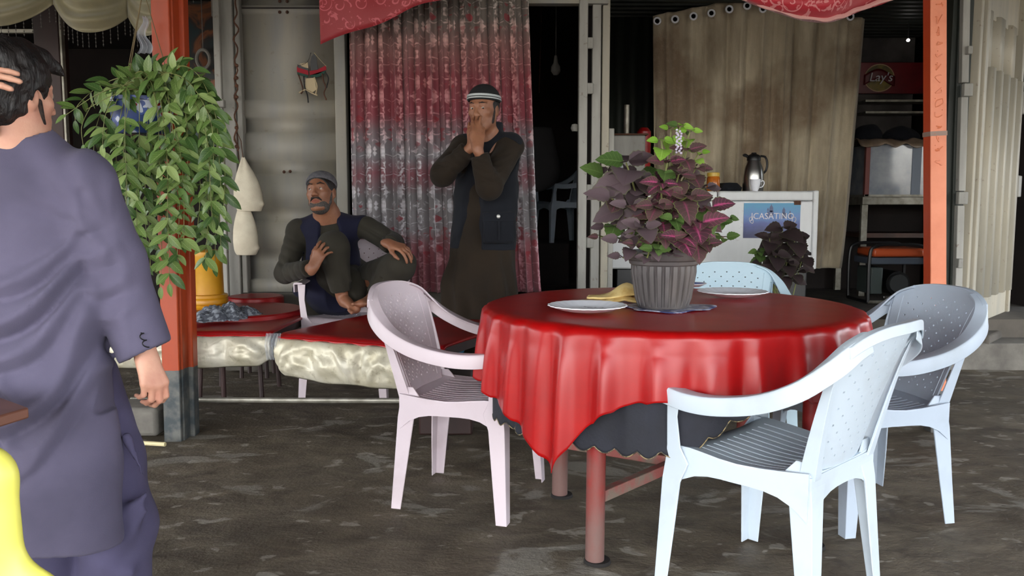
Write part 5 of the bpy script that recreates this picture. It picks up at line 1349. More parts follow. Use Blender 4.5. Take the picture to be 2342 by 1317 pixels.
CM = {k: [leaf_mesh('leaf', .43, .26, .22+.2*i, .06, 2, 11, .75, (m_,)) for i in range(2)] for k, m_ in CL.items()}
def coleus(name, label, potc, base, stems_, seed, potfn, cap=300):
    random.seed(seed); t = thing(name, label, 'plant', base); potfn(t); st = BM(); n_ = 0; b0 = Vector(base)
    for (px, py, Y, kind, size, nodes) in stems_:
        top = P(px, py, Y); s0 = Vector((potc.x+random.uniform(-.06, .06), potc.y+random.uniform(-.06, .06), potc.z)); mid = s0.lerp(top, .5); mid.z += .05; mid.x = lerp(s0.x, top.x, .6)
        c = spline([s0, mid, top], 8); tube(st, [p-b0 for p in c], [.0045-.002*i/16 for i in range(len(c))], 6)
        L_ = sum((b-a).length for a, b in zip(c, c[1:])); ax = (c[-1]-c[-4]).normalized()
        out0 = Vector((top.x-potc.x, (top.y-potc.y), 0)); 
        for k in range(nodes):
            f = 1-k*.055/max(L_, .1)
            if f < .15: break
            x = f*(len(c)-1); i = min(int(x), len(c)-2); p = c[i].lerp(c[i+1], x-i)
            cnt = 4 if k == 0 else 2; sz = size*(.62 if k == 0 else (1.0-.06*k)); ph = (k % 2)*PI/2+random.uniform(-.3, .3)
            for q in range(cnt):
                a = ph+q*2*PI/cnt; d = Vector((math.cos(a), math.sin(a), .25 if k == 0 else -.15-.07*k))+Vector((random.uniform(-.2, .2), random.uniform(-.35, .1), random.uniform(-.25, .15)))
                kk = kind if random.random() < .85 else random.choice(('mix', 'dgreen') if kind != 'blackish' else ('blackish',))
                if n_ >= cap: continue
                n_ += 1; s_ = sz*random.uniform(.8, 1.15)
                o = bpy.data.objects.new('leaf', random.choice(CM[kk])); COL.objects.link(o); o.parent = t
                d.normalize(); pp = p+d*.012
                o.matrix_local = Matrix.Translation(pp-b0) @ orient(d, Vector((0, -.85, .65))).to_4x4() @ Matrix.Diagonal((s_, s_, s_, 1))
    o = obj('stems', st, STEM, t); o['kind'] = 'stuff'
    return t
pc_ = G(1516, 701, .763)
def big_pot(t):
    t.scale = (1, 1, 1); KS = .86
    prof = [(0, 0), (.098, 0), (.102, .008), (.128, .155), (.136, .165), (.138, .172), (.150, .176), (.156, .184), (.158, .20), (.155, .206), (.148, .206), (.142, .19), (.135, .16), (.12, .15)]
    def rip(r, z, a):
        if .012 < z < .15 and r < .15: return .0045*(1 if math.sin(a*26) > -.2 else -1)
        return 0
    pr2 = []
    for (r0, z0), (r1, z1) in zip(prof, prof[1:]):
        n_ = 6 if (z1-z0) > .1 else 1
        for i in range(n_): pr2.append((lerp(r0, r1, i/n_), lerp(z0, z1, i/n_)))
    pr2.append(prof[-1]); pr2 = [(r*KS, z*.93) for r, z in pr2]; t_p = obj('pot', lathe(BM(), pr2, 208, rip=lambda r, z, a: rip(r/KS, z/.93, a)), M['pot'], t, ang=30); t_p.location = (0, 0, 0)
    obj('soil', lathe(BM(), [(.118, .165), (.06, .178), (0, .180)], 28), M['soil'], t)
SP = [(1432, 372, 2.78, 'dark', .145, 4), (1385, 400, 2.86, 'dark', .12, 3), (1462, 400, 2.92, 'dark', .13, 4), (1400, 455, 2.74, 'dark', .115, 4), (1440, 470, 2.70, 'dark', .10, 4), (1388, 520, 2.82, 'dark', .085, 3), (1375, 545, 2.88, 'dgreen', .05, 2), (1420, 550, 2.70, 'dark', .075, 3), (1455, 560, 2.66, 'mix', .06, 3), (1425, 590, 2.72, 'dark', .06, 2), (1470, 520, 2.66, 'dark', .09, 3),
      (1556, 290, 2.84, 'green', .060, 2), (1512, 322, 2.80, 'green', .075, 2), (1535, 296, 2.88, 'green', .05, 2), (1578, 300, 2.84, 'green', .05, 2), (1598, 350, 2.86, 'green', .05, 2), (1570, 345, 2.80, 'mix', .085, 4), (1526, 372, 2.74, 'pink', .085, 3), (1552, 400, 2.72, 'mix', .10, 4), (1592, 385, 2.78, 'mix', .09, 4), (1612, 430, 2.76, 'dark', .10, 3), (1512, 420, 2.70, 'pink', .09, 4), (1572, 450, 2.68, 'mix', .10, 4), (1500, 470, 2.66, 'mix', .09, 4),
      (1622, 475, 2.72, 'pink', .125, 3), (1600, 510, 2.66, 'pink', .14, 3), (1560, 545, 2.64, 'pink', .12, 3), (1610, 560, 2.70, 'mix', .10, 2), (1525, 545, 2.64, 'mix', .08, 3), (1500, 570, 2.64, 'dgreen', .06, 2), (1545, 500, 2.66, 'dgreen', .07, 3), (1640, 510, 2.80, 'dgreen', .06, 2), (1662, 500, 2.84, 'dgreen', .06, 2), (1655, 545, 2.84, 'dgreen', .07, 2), (1530, 580, 2.70, 'dark', .07, 2), (1480, 590, 2.68, 'dark', .06, 2)]
CP = coleus('potted_coleus', 'tall coleus with purple, pink and green leaves in a ribbed grey pot on the table', Vector((pc_.x, pc_.y+.0, .94)), pc_, SP, 21, big_pot)
fs = BM(); a0 = P(1552, 350, 2.76)-Vector(pc_); 
for i in range(26): bmesh.ops.create_icosphere(fs, subdivisions=1, radius=.0045, matrix=Matrix.Translation(a0+Vector((.008*math.cos(i*2.4), .008*math.sin(i*2.4), i*.003))))
q = obj('flower_spike', fs, mat('pale_lilac_flower', S(196, 186, 206), .6), CP); q['kind'] = 'stuff'
def small_pot(t):
    obj('pot', lathe(BM(), [(0, 0), (.09, 0), (.12, .2), (.13, .205), (.13, .235), (.118, .235), (.11, .2), (0, .2)], 30), M['black'], t)
pb = Vector((P(1785, 620, 5.62).x, 5.62, .17))
SP2 = [(1790, 520, 5.55, 'blackish', .17, 4), (1760, 545, 5.55, 'blackish', .15, 4), (1820, 545, 5.55, 'blackish', .17, 4), (1838, 580, 5.55, 'blackish', .12, 3), (1735, 575, 5.5, 'dgreen', .10, 3), (1745, 600, 5.5, 'blackish', .12, 3), (1775, 580, 5.45, 'blackish', .14, 4), (1800, 600, 5.45, 'blackish', .14, 4), (1825, 620, 5.5, 'blackish', .10, 3), (1728, 610, 5.5, 'blackish', .09, 2)]
coleus('dark_coleus', 'dark leafed potted plant in front of the white freezer', Vector((pb.x, pb.y, .40)), pb, SP2, 5, small_pot)
# ================================================================ things in and around the shops
def cordup(h, b=None):
    b = b or BM(); tube(b, [(0, 0, .06), (0, 0, h)], .003, 5); return b
def at(o, label, cat, group=None): return tag(o, label, cat, group)
# ---- chest freezer
fx0, fx1, FYd = P(1398, 500, 6.3).x, P(1866, 500, 6.3).x, 6.3
zt, zb = P(1500, 437, 6.3).z, P(1860, 615, 6.3).z
FR = thing('chest_freezer', 'white chest freezer with a blue poster in front of the tan curtain', 'freezer', ((fx0+fx1)/2, FYd+.3, PZ)); fo = FR.location
w = fx1-fx0
obj('body', bx(-w/2, w/2, -.30, .30, zb-PZ, zt-PZ-.075, BM()), M['white_enamel'], FR, bevel=.012)
obj('lid', bx(-w/2, .02, -.32, .30, zt-PZ-.072, zt-PZ, BM()), M['white_enamel'], FR, bevel=.014)
obj('lid', bx(.03, w/2-.03, -.32, .30, zt-PZ-.072, zt-PZ, BM()), M['white_enamel'], FR, bevel=.014)
obj('corner_trim', bx(w/2-.03, w/2+.01, -.325, .31, zb-PZ, zt-PZ+.005, BM()), M['white_enamel'], FR, bevel=.01)
obj('stand', bx(-w/2+.05, w/2-.03, -.24, .28, 0, zb-PZ, BM()), M['black'], FR, bevel=.01)
pa, pb_ = P(1727, 462, 6.0), P(1865, 548, 6.0)
t_ = NT('blue_ice_poster'); v_ = t_.coord('Generated'); sp_ = t_.n('ShaderNodeSeparateXYZ'); t_.l(v_, sp_.inputs[0])
k_ = t_.math('ADD', sp_.outputs[2], t_.math('MULTIPLY', t_.math('SUBTRACT', t_.noise(v_, 5, 5), .5), .35))
t_.l(t_.ramp(k_, [(.1, S(36, 44, 92)), (.4, S(62, 76, 140)), (.62, S(80, 120, 180)), (.9, S(60, 140, 180))]), t_.b.inputs['Base Color']); t_.set(Roughness=.35)
px0, px1 = P(1727, 500, 6.0).x-fo.x, P(1864, 500, 6.0).x-fo.x
po = obj('poster', bx(px0, px1-.005, -.306, -.301, P(1700, 548, 6.0).z-PZ, P(1700, 464, 6.0).z-PZ, BM()), t_.m, FR)
# skyline of domes and ornate white lettering printed on the poster
sk = BM(); pc2 = lambda px, py: Vector((P(px, py, 6.0).x-fo.x, -.307, P(px, py, 6.0).z-PZ))
for (px, py, r) in ((1793, 478, .016), (1823, 483, .013), (1785, 480, .007), (1838, 486, .006)):
    c = pc2(px, py); vs = [sk.verts.new(c+Vector((r*math.cos(a)*(1 if math.sin(a) < 0 else .9), 0, r*1.5*math.sin(a)+(r*.9 if abs(a-PI/2) < .01 else 0)))) for a in [i*PI/8 for i in range(16)]]; sk.faces.new(vs)
    b = pc2(px, py+14); sk.faces.new([sk.verts.new(v) for v in (b+Vector((-r, 0, -.01)), b+Vector((r, 0, -.01)), b+Vector((r, 0, .03)), b+Vector((-r, 0, .03)))])
obj('domes_print', sk, mat('dome_print_blue', S(70, 82, 120), .4), po)
def text(body, size, m, parent, loc, rot=(PI/2, 0, 0), sx=1., ext=.0006, name='lettering', shear=0):
    cu = bpy.data.curves.new(name, 'FONT'); cu.body = body; cu.size = size; cu.extrude = ext; cu.align_x = 'CENTER'; cu.align_y = 'CENTER'; cu.shear = shear; cu.resolution_u = 3
    ob = bpy.data.objects.new(name, cu); COL.objects.link(ob); me = bpy.data.meshes.new_from_object(ob.evaluated_get(bpy.context.evaluated_depsgraph_get())); bpy.data.objects.remove(ob)
    o = bpy.data.objects.new(name, me); COL.objects.link(o); me.materials.append(m); o.parent = parent; o.location = loc; o.rotation_euler = rot; o.scale = (sx, 1, 1); return o
WH = mat('off_white_print', S(208, 206, 210), .4)
text('JCASATINO', .066, WH, po, pc2(1796, 496)+Vector((0, -.001, 0)), sx=.95)
sc_ = BM()
for s_ in (-1, 1): tube(sc_, [pc2(1796+s_*(48-12*t*math.cos(t*5)), 500+10*math.sin(t*5)+8*t) for t in [i/14 for i in range(15)]], .0028, 5)
obj('scroll_print', sc_, WH, po)
obj('torn_patch', box(BM(), tuple(pc2(1856, 463)), (.05, .004, .035)), M['rust'], po)
# ---- thermos, cup, jar on the freezer
ztf = zt
def onfr(px, Y): return (P(px, 430, Y).x, Y, ztf)
TH = thing('thermos_flask', 'brushed steel vacuum flask with black lid on the white freezer', 'flask', onfr(1722, 6.46))
obj('flask_body', lathe(BM(), [(0, 0), (.076, 0), (.078, .012), (.080, .05), (.080, .12), (.072, .175), (.052, .225), (.050, .235), (0, .235)], 40), M['steel'], TH)
obj('collar', lathe(BM(), [(.050, .232), (.053, .236), (.053, .262), (.045, .275), (.02, .288), (.018, .296), (0, .298)], 32), M['black'], TH)
b = BM(); tube(b, spline([(-.045, 0, .265), (-.068, 0, .278), (-.080, 0, .268)], 4), [.012]*8+[.006], 8); obj('spout', b, M['black'], TH)
b = BM(); tube(b, spline([(.05, 0, .27), (.088, 0, .262), (.104, 0, .22), (.098, 0, .165), (.078, 0, .14)], 5), .0085, 8); obj('handle', b, M['black'], TH)
CU = thing('tea_cup', 'small white tea cup beside the steel flask on the freezer', 'cup', onfr(1727, 6.335))
obj('cup_body', lathe(BM(), [(0, .0), (.022, 0), (.022, .006), (.030, .02), (.038, .055), (.041, .09), (.038, .09), (.034, .055), (.026, .018), (0, .012)], 30), M['porcelain'], CU)
b = BM(); tube(b, spline([(.036, 0, .072), (.060, 0, .078), (.068, 0, .058), (.055, 0, .034), (.033, 0, .028)], 5), .004, 8); obj('handle', b, M['porcelain'], CU)
JA = thing('spice_jar', 'orange jar with yellow lid on the freezer behind the coleus', 'jar', onfr(1631, 6.4))
obj('jar_body', lathe(BM(), [(0, 0), (.046, 0), (.05, .01), (.05, .10), (.042, .115), (0, .115)], 28), mat('orange_powder_glass', S(196, 110, 34), .2, S(150, 80, 26), 9), JA)
obj('lid', lathe(BM(), [(.046, .112), (.048, .114), (.048, .138), (.044, .142), (0, .142)], 28), mat('yellow_lid', S(206, 170, 70), .4), JA)
o = obj('dark_bundle', lathe(BM(), [(0, 0), (.09, 0), (.10, .03), (.06, .065), (0, .07)], 16, rip=lambda r, z, a: .012*math.sin(a*5)), M['blackvest'], loc=onfr(1668, 6.5)); at(o, 'small dark bundle between the orange jar and the steel flask', 'bundle')
# ---- samovar-like box with chimney pipe, plastic bag, red canister
bxo = thing('stove_box', 'grey metal box with a thin chimney pipe left of the tan curtain', 'stove', (P(1432, 350, 6.5).x, 6.5, ztf))
hb = P(1432, 312, 6.5).z-ztf
obj('box_body', bx(-.14, .13, -.12, .12, 0, hb, BM()), M['frame'], bxo, bevel=.01)
obj('top_plate', bx(-.16, .15, -.14, .14, hb, hb+.012, BM()), M['rust'], bxo, bevel=.004)
b = BM(); tube(b, [(.0, 0, hb), (.0, 0, P(1432, 240, 6.5).z-ztf)], .021, 14); obj('chimney_pipe', b, M['galv'], bxo)
b = BM(); grid(b, lambda u, v: Vector(((.02+.085*(1-v)**.8)*math.cos(2*PI*u)*(1+.15*math.sin(u*40)), (.015+.05*(1-v))*math.sin(2*PI*u)*(1+.15*math.sin(u*34)), .30*v)), 40, 8)
at(obj('plastic_bag', b, M['clear'], ang=80, loc=Vector((P(1405, 340, 6.2).x, 6.2, ztf))), 'clear plastic bag slumped against the grey stove box', 'bag')
at(obj('red_canister', lathe(BM(), [(0, 0), (.05, 0), (.055, .01), (.055, hb+.05), (.03, hb+.08), (0, hb+.08)], 24), M['red2'], loc=(P(1474, 340, 6.62).x, 6.66, ztf)), 'dark red canister right of the grey stove box', 'canister')
at(obj('breeze_block', bx(-.16, .16, -.12, .12, 0, .30, BM()), M['concrete'], bevel=.01, loc=(P(1432, 630, 5.72).x+.02, 5.74, .17)), 'pale concrete block under the left end of the freezer', 'block')
# ---- glass case on a steel table
Yt = 7.35; tx0 = P(1975, 460, Yt).x; ztb = P(1990, 450, Yt).z
ST = thing('steel_table', 'steel legged table carrying the cloudy glass case', 'table', (tx0+.45, Yt+.3, PZ)); 
obj('table_top', bx(-.46, .46, -.30, .30, ztb-PZ-.07, ztb-PZ, BM()), M['galv'], ST, bevel=.006)
for sx in (-.43, .43):
    for sy in (-.27, .27): obj('leg', bx(sx-.028, sx+.028, sy-.02, sy+.02, 0, ztb-PZ-.07, BM()), M['galv'], ST, bevel=.004)
obj('shelf_board', bx(-.42, .42, -.27, .27, .52, .56, BM()), M['wood'], ST)
hc_ = P(1990, 330, Yt).z-ztb
GC_ = thing('glass_case', 'cloudy glass display case with a plastic sheet on top', 'display case', (tx0+.45, Yt+.3, ztb))
gp = mat('cloudy_glass', S(150, 160, 172), .12, S(196, 200, 206), 5, alpha=.72, spec=.9)
obj('front_pane', bx(-.40, .42, -.28, -.272, .02, hc_, BM()), gp, GC_); obj('side_pane', bx(-.405, -.40, -.27, .27, .02, hc_, BM()), gp, GC_)
obj('corner_post', bx(-.44, -.40, -.29, -.25, 0, hc_, BM()), mat('reddish_post', S(128, 76, 70), .6), GC_, bevel=.004)
obj('corner_post', bx(.42, .45, -.29, -.25, 0, hc_, BM()), M['galv'], GC_, bevel=.004); obj('back_panel', bx(-.42, .44, .25, .27, 0, hc_, BM()), M['galv'], GC_)
obj('base', bx(-.44, .45, -.29, .28, 0, .02, BM()), M['galv'], GC_); obj('centre_bar', bx(-.03, .05, -.285, -.27, .02, hc_, BM()), mat('bluish_bar', S(110, 122, 140), .4), GC_)
ORD = ('first', 'second', 'third', 'fourth', 'fifth')
for k, (x, h) in enumerate(((-.28, .16), (-.15, .2), (.12, .22), (.22, .15), (.32, .19))):
    at(obj('plastic_bottle', lathe(BM(), [(0, 0), (.04, 0), (.042, .01), (.042, h*.65), (.015, h*.85), (.015, h), (0, h)], 16), M['porcelain'], loc=(tx0+.45+x, Yt+.2, ztb+.02)), ORD[k]+' pale bottle from the left inside the cloudy glass case', 'bottle', 'bottles in the glass case')
b = BM()
def shf(u, v):
    x = -.50+1.0*u; e = max(0, .12-v)/.12; return Vector((x+.01*nz(u*20, v*9), -.33+.65*v, hc_+.045+.03*nz(u*9, v*7, 2)-.10*e*(.6+.5*nz(u*7, 3)) ))
grid(b, shf, 50, 20); o = obj('plastic_sheet', b, mat('tan_plastic_sheet', S(150, 132, 112), .3, S(110, 92, 76), 7), GC_, ang=80); solid(o, .006)
# ---- generator
GE = thing('generator', 'portable generator with orange tank in a black tube frame under the glass case', 'generator', (P(2050, 690, 6.75).x, 6.95, PZ))
gx = .235
def arc(y):
    zt_ = P(2030, 560, 6.75).z-PZ
    return spline([(-gx, y, 0.02), (-gx, y, zt_-.10), (-gx+.05, y, zt_-.01), (0, y, zt_), (gx-.05, y, zt_-.01), (gx, y, zt_-.10), (gx, y, .02)], 5)
for y in (-.2, .2): b = BM(); tube(b, arc(y), .014, 8); obj('tube_frame', b, M['black'], GE)
for sx in (-gx, gx): b = BM(); tube(b, [(sx, -.2, .02), (sx, .2, .02)], .014, 8); obj('base_rail', b, M['black'], GE)
b = BM(); tube(b, [(-gx, -.2, .02), (gx, -.2, .02)], .014, 8); obj('base_rail', b, M['galv'], GE)
zt_ = P(2030, 560, 6.75).z-PZ
obj('fuel_tank', bx(-.19, .23, -.17, .17, zt_-.10, zt_-.03, BM()), mat('orange_tank', S(206, 92, 50), .35), GE, bevel=.02)
obj('control_panel', bx(-.21, .22, -.18, .17, zt_-.16, zt_-.105, BM()), mat('blue_grey_panel', S(84, 92, 104), .4), GE, bevel=.006)
b = BM(); tube(b, [(.02, -.17, .17), (.02, .12, .17)], .098, 28); obj('motor', b, M['black'], GE)
b = BM(); tube(b, [(.02, -.19, .17), (.02, -.17, .17)], .075, 28); obj('end_cover', b, mat('dark_grey_cover', S(60, 62, 62), .45), GE)
obj('air_box', bx(-.20, -.10, -.16, .12, .08, .30, BM()), mat('grey_green_box', S(70, 80, 78), .5), GE, bevel=.01)
for s_ in (-1, 1): obj('foot_bracket', box(BM(), (.02+s_*.085, -.17, .055), (.07, .03, .025)), M['steel'], GE, bevel=.006)
# ---- red sign, shelves, dark bundles, bulb
SG = thing('snack_sign', 'dark red sign panel with a round yellow snack logo on the shop wall', 'sign', (P(2030, 178, 8.3).x, 8.33, P(2030, 178, 8.3).z))
sw2 = .30*1.0
obj('panel', bx(-.36, .42, -.02, .02, -.15, .15, BM()), mat('sign_red', S(128, 20, 28), .3, S(92, 14, 22), 3), SG, bevel=.004)
lx = P(2012, 178, 8.3).x-SG.location.x
def disc(r, y, m, nm, sx=1.):
    b = BM(); vs = [b.verts.new((lx+r*sx*math.cos(a), y, r*math.sin(a))) for a in [i*PI/20 for i in range(40)]]; b.faces.new(vs); r_ = bmesh.ops.extrude_face_region(b, geom=b.faces[:]); 
    bmesh.ops.translate(b, verts=[v for v in r_['geom'] if isinstance(v, bmesh.types.BMVert)], vec=(0, .003, 0)); return obj(nm, b, m, SG)
disc(.135, -.024, mat('sign_ring', S(186, 150, 110), .4), 'logo_ring', 1.1); disc(.125, -.0275, mat('sign_yellow', S(58, 48, 36), .4, S(150, 128, 40), 6), 'logo_disc', 1.1)
rb_ = BM(); 
grid(rb_, lambda u, v: Vector((lx-.15+.30*u, -.034-.01*math.sin(PI*u), .035*math.sin(u*5-.6)+.10*(v-.5))), 20, 4); o = obj('logo_ribbon', rb_, mat('sign_ribbon', S(96, 18, 26), .4), SG); solid(o, .002)
text("Lay's", .12, WH, SG, (lx, -.052, .0), name='lettering', shear=.2, ext=.003)
for k, (py, h) in enumerate(((236, .02), (262, .02))):
    a = P(1968, py, 8.3); at(obj('wall_shelf', bx(0, .72, -.10, .1, 0, h, BM()), M['galv'], loc=(a.x, 8.28, a.z)), ('upper' if k == 0 else 'lower')+' thin grey shelf below the red sign panel', 'shelf')
for (px, py, sx, sz, lab) in ((1985, 300, .13, .10, 'black lump of cloth left above the glass case'), (2060, 303, .18, .09, 'dark grey heap on the right above the glass case')):
    a = P(px, py, 7.7); F = Field(*bbox([np.array(a)], .28), .012); F.ell(np.array(a)+v3(0, 0, -.04), v3(sx, .10, sz)); F.warp(lambda X, Y, Z: .016*swrap(X, Y, Z, 24, 3)); o = F.mesh('cloth_heap', M['blackvest']); at(o, lab, 'cloth')
hb_ = BM(); bx(1.9, 3.95, 8.0, 8.38, .3, 1.35, hb_); at(obj('back_counter', hb_, M['dark'], bevel=.01), 'dark counter deep in the shop behind the glass case', 'counter')
bu = bpy.data.materials.new('lit_bulb'); bu.use_nodes = True; bu.node_tree.nodes['Principled BSDF'].inputs['Emission Color'].default_value = (1, .95, .9, 1); bu.node_tree.nodes['Principled BSDF'].inputs['Emission Strength'].default_value = 6
LB = thing('light_bulb', 'small lit bulb under the dark shop ceiling at the upper right', 'lamp', P(2077, 92, 7.6)); b = BM(); bmesh.ops.create_uvsphere(b, u_segments=12, v_segments=8, radius=.014); obj('bulb', b, bu, LB)
b = BM(); tube(b, [(0, 0, .012), (0, 0, .2)], .004, 6); obj('cord', b, M['black'], LB)
# ---- hanging cotton bags on the grey door
def bag(px, pt, pb, w, lab, seed, skew):
    Y = 5.47; a = P(px, pt, Y); z1 = a.z; z0 = P(px, pb, Y).z; h = z1-z0
    F = Field(v3(a.x-.14, Y-.12, z0-.03), v3(a.x+.2, Y+.09, z1+.03), .004); n_ = 9
    for i in range(n_):
        t0 = i/n_; t1 = (i+1)/n_; r = lambda t: .010+w*math.sin(min(t*1.15, 1)*PI/2)**1.1
        F.cap(v3(a.x+skew*t0*h, Y, z1-h*t0*.93), v3(a.x+skew*t1*h, Y, z1-h*t1*.93), r(t0), r(t1), .01, sq=((0, 1, 0), .55))
    F.cap(v3(a.x+skew*h-w*.5, Y, z0+.03), v3(a.x+skew*h+w*1.1, Y-.01, z0+.022), .022, .012, .02)
    F.warp(lambda X, Y_, Z: .0035*np.sin((X-a.x)/(.03+.6*(z1-Z))*9+seed)*np.clip((Z-z0)/h, 0, 1)); 
    F.cut(v3(0, 0, z0+.012), (0.05, 0, -1))
    return at(F.mesh('cotton_bag', M['cotton']), lab, 'bag')
bag0 = bag(556, 362, 474, .080, 'upper of two undyed cotton bags hanging on the door jamb', 1, .10)
bag1 = bag(557, 452, 574, .070, 'lower of two undyed cotton bags hanging on the door jamb', 4, .02)
for bg, (px, py) in ((bag0, (556, 364)), (bag1, (557, 456))):
    b = BM(); p0 = P(px, py, 5.47); tube(b, [p0, p0+Vector((-.02, .03, .12)), P(541, 300, 5.56)], .003, 5); obj('string', b, M['rust'], bg)
# ---- embroidered wall hanging
WHG = thing('wall_hanging', 'small embroidered hanging with red and green bands and bead strings on the grey door', 'wall decoration', P(712, 165, 5.58)); wo = WHG.location
def q2(px, py, d=0): v = P(px, py, 5.57)-wo; return Vector((v.x, v.y-d, v.z))
def poly(nm, pts, m, d=0., th=.006):
    b = BM(); f = b.faces.new([b.verts.new(q2(x, y, d)) for x, y in pts]); o = obj(nm, b, m, WHG, smooth=False); solid(o, th); return o
fr_ = mat('band_red', S(150, 30, 44), .9); fg_ = mat('band_green', S(40, 72, 62), .9); fw = mat('white_embroidery', S(186, 170, 138), .9)
poly('black_medallion', [(719, 124), (724, 130), (726, 142), (728, 160), (712, 162), (711, 142), (714, 130)], M['black'], .01)
poly('red_band', [(680, 152), (704, 160), (706, 166), (706, 172), (680, 165)], fr_, .006); poly('red_band', [(708, 163), (726, 160), (746, 150), (747, 160), (728, 170), (710, 172)], fr_, .006)
poly('green_band', [(680, 165), (706, 172), (704, 178), (681, 171)], fg_, .006); poly('green_band', [(710, 172), (746, 161), (745, 168), (728, 177), (711, 177)], fg_, .006)
poly('black_band', [(681, 148), (700, 156), (706, 158), (706, 162), (682, 155)], M['black'], .009)
poly('white_panel', [(686, 146), (704, 143), (706, 156), (692, 154)], fw, .004); poly('tassel_panel', [(700, 180), (720, 178), (724, 205), (712, 214), (698, 200)], fw, .004)
for k, (pts) in enumerate([[(712, 122), (704, 142), (682, 152)], [(720, 122), (732, 136), (747, 152)], [(684, 172), (690, 190), (694, 206), (690, 214)], [(696, 176), (698, 200), (704, 218), (706, 234)], [(720, 178), (726, 196), (724, 214)], [(738, 170), (741, 186), (746, 200), (742, 214), (747, 228)], [(745, 166), (752, 180), (748, 200)], [(686, 212), (700, 206), (716, 214), (726, 218)]]):
    b = BM(); c = spline([q2(x, y, .012) for x, y in pts], 8)
    for p in c: bmesh.ops.create_icosphere(b, subdivisions=1, radius=.0055 if k > 1 else .003, matrix=Matrix.Translation(p))
    o = obj('bead_string', b, (M['black'], fw, M['rust'])[k % 3], WHG); o['kind'] = 'stuff'
# ---- left shop interior
o = at(obj('wooden_post', bx(-.09, .09, -.06, .06, 0, 2.55, BM()), M['darkwood'], bevel=.01, loc=(P(128, 300, 5.9).x, 5.9, 0)), 'dark brown wooden post in the shadow behind the first man', 'post')
at(obj('metal_strip', bx(-.008, .008, -.02, .02, 0, 2.5, BM()), M['galv'], bevel=.003, loc=(P(153, 300, 5.85).x, 5.85, 0)), 'thin grey metal strip beside the dark wooden post', 'strip')
at(obj('shelf_rail', bx(-1.0, .14, -.02, .02, -.012, .012, BM()), M['galv'], loc=P(95, 72, 5.9)), 'thin pale rail under the swag valance', 'rail')
t_ = NT('faded_blossom_poster'); v_ = t_.coord('Object'); t_.l(t_.ramp(t_.noise(v_, 4.5, 3, .5, 1), [(.34, S(34, 56, 60)), (.46, S(52, 46, 44)), (.54, S(140, 84, 48)), (.62, S(110, 60, 44))]), t_.b.inputs['Base Color']); t_.set(Roughness=.5)
at(obj('wall_poster', bx(-.30, .30, -.01, .01, -.55, .55, BM()), t_.m, loc=P(452, 170, 6.6)), 'faded orange and teal poster in the dark opening right of the orange post', 'poster')
at(obj('pale_ring', (lambda b: (cordup(1.0, b), tube(b, [(.05*math.cos(a), 0, .07*math.sin(a)) for a in [i*PI/10 for i in range(21)]], .014, 8), b)[1])(BM()), M['frame'], loc=P(465, 135, 6.5)), 'pale ring hanging in the dark opening right of the orange post', 'ring')
b = BM(); grid(b, lambda u, v: Vector((.05*(u-.5)*(1.4-v)+.012*math.sin(v*9), .015*math.sin(u*18), .16*v)), 16, 12); at(obj('plastic_scrap', b, M['clear'], ang=80, loc=P(331, 122, 3.80)), 'crumpled clear plastic tied to the plant wire beside the orange post', 'plastic')
# ---- doorway interior

at(obj('hanging_lamp', lathe(cordup(1.0), [(0, .12), (.012, .11), (.02, .05), (.038, .02), (.04, -.02), (.02, -.05), (0, -.055)], 18), M['frame'], loc=P(1271, 158, 7.2)), 'dim pale bulb hanging in the dark doorway', 'lamp')
F = Field(v3(.1, 7.2, .4), v3(.75, 7.6, 1.8), .014); c = P(1238, 300, 7.4); F.cap(np.array(c)+v3(-.02, 0, .28), np.array(c)+v3(0, 0, -.35), .08, .17, .05, sq=((0, 1, 0), .5)); F.warp(lambda X, Y, Z: .015*swrap(X, Y, Z, 16, 2))
b = BM(); tube(b, [Vector(np.array(c)+v3(-.02, 0, .33)), Vector((c.x, 7.4, 2.86))], .004, 5)
coat = F.mesh('hanging_coat', mat('dim_grey_cloth', S(52, 52, 54), .9)); obj('hanger_cord', b, M['rust'], coat)
at(coat, 'dark grey coat hanging inside the doorway beside the curtain', 'coat')
at(obj('teal_bundle', lathe(BM(), [(0, 0), (.07, .0), (.085, .05), (.06, .12), (0, .13)], 18, rip=lambda r, z, a: .01*math.sin(a*6+z*30)), mat('teal_plastic', S(22, 96, 128), .4), loc=(*P(1022, 790, 4.05).xy, .36)), 'teal plastic bundle at the end of the long red table', 'bundle')
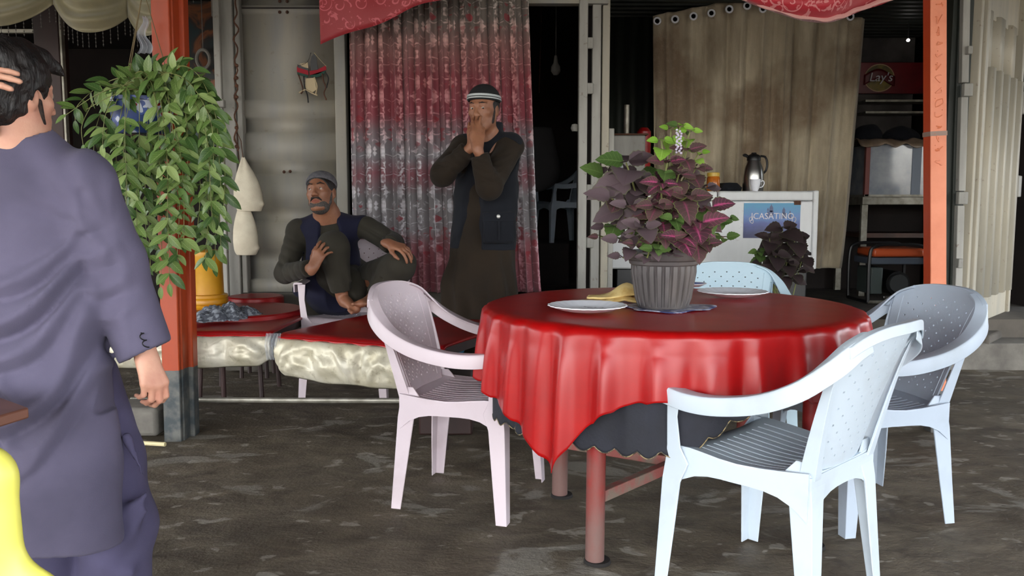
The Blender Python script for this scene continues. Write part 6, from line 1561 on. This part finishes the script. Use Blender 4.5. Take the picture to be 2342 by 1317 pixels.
at(obj('low_stool', bx(-.13, .13, -.12, .12, 0, .36, BM()), M['darkwood'], bevel=.01, loc=(*P(1022, 790, 4.05).xy, 0)), 'dark low stool under the teal bundle', 'stool')
# ---- yellow chair back and brown table corner at the lower left edge
t = thing('brown_table', 'brown topped table whose corner reaches in at the left edge', 'table', (-.95, 1.42, 0))
b = BM(); vs = [G(66, 931, .72), G(-30, 896, .72), G(-420, 880, .72), G(-420, 1050, .72), G(-5, 952, .72)]
zt_ = .72; pts = [Vector((v.x+.95, v.y-1.42, 0)) for v in vs]
for z in (zt_-.018, zt_): pass
lo_ = [b.verts.new((p.x, p.y, zt_-.022)) for p in pts]; up_ = [b.verts.new((p.x, p.y, zt_)) for p in pts]
b.faces.new(up_); b.faces.new(lo_[::-1])
for i in range(5): b.faces.new((lo_[i], lo_[(i+1) % 5], up_[(i+1) % 5], up_[i]))
obj('table_top', b, mat('brown_leatherette', S(132, 88, 70), .4, S(110, 70, 56), 9), t, bevel=.004)
b = BM(); c = G(-260, 950, .72); tube(b, [(c.x+.95, c.y-1.42, 0), (c.x+.95, c.y-1.42, .70)], .025, 12); obj('leg', b, M['galv'], t)
Yy = 1.12; a = P(48, 1317, Yy); F = Field(v3(a.x-.40, Yy-.06, 0.0), v3(a.x+.06, Yy+.08, .85), .006)
x1 = P(40, 1150, Yy).x; z1 = P(15, 1012, Yy).z
F.cap(v3(x1-.045, Yy, z1-.05), v3(x1-.030, Yy, .02), .045, .052, .01, sq=((0, 1, 0), .6)); F.cap(v3(x1-.28, Yy, z1-.03), v3(x1-.27, Yy, .02), .05, .055, .01, sq=((0, 1, 0), .6)); F.cap(v3(x1-.045, Yy, z1-.05), v3(x1-.28, Yy, z1-.03), .045, .045, .01, sq=((0, 1, 0), .6)); F.cap(v3(x1-.045, Yy, z1-.3), v3(x1-.28, Yy, z1-.3), .14, .14, .02, sq=((0, 1, 0), .25))
at(F.mesh('yellow_chair', mat('bright_yellow_plastic', S(240, 234, 110), .4, S(226, 216, 90), 5)), 'bright yellow plastic chair edge at the lower left corner', 'chair')
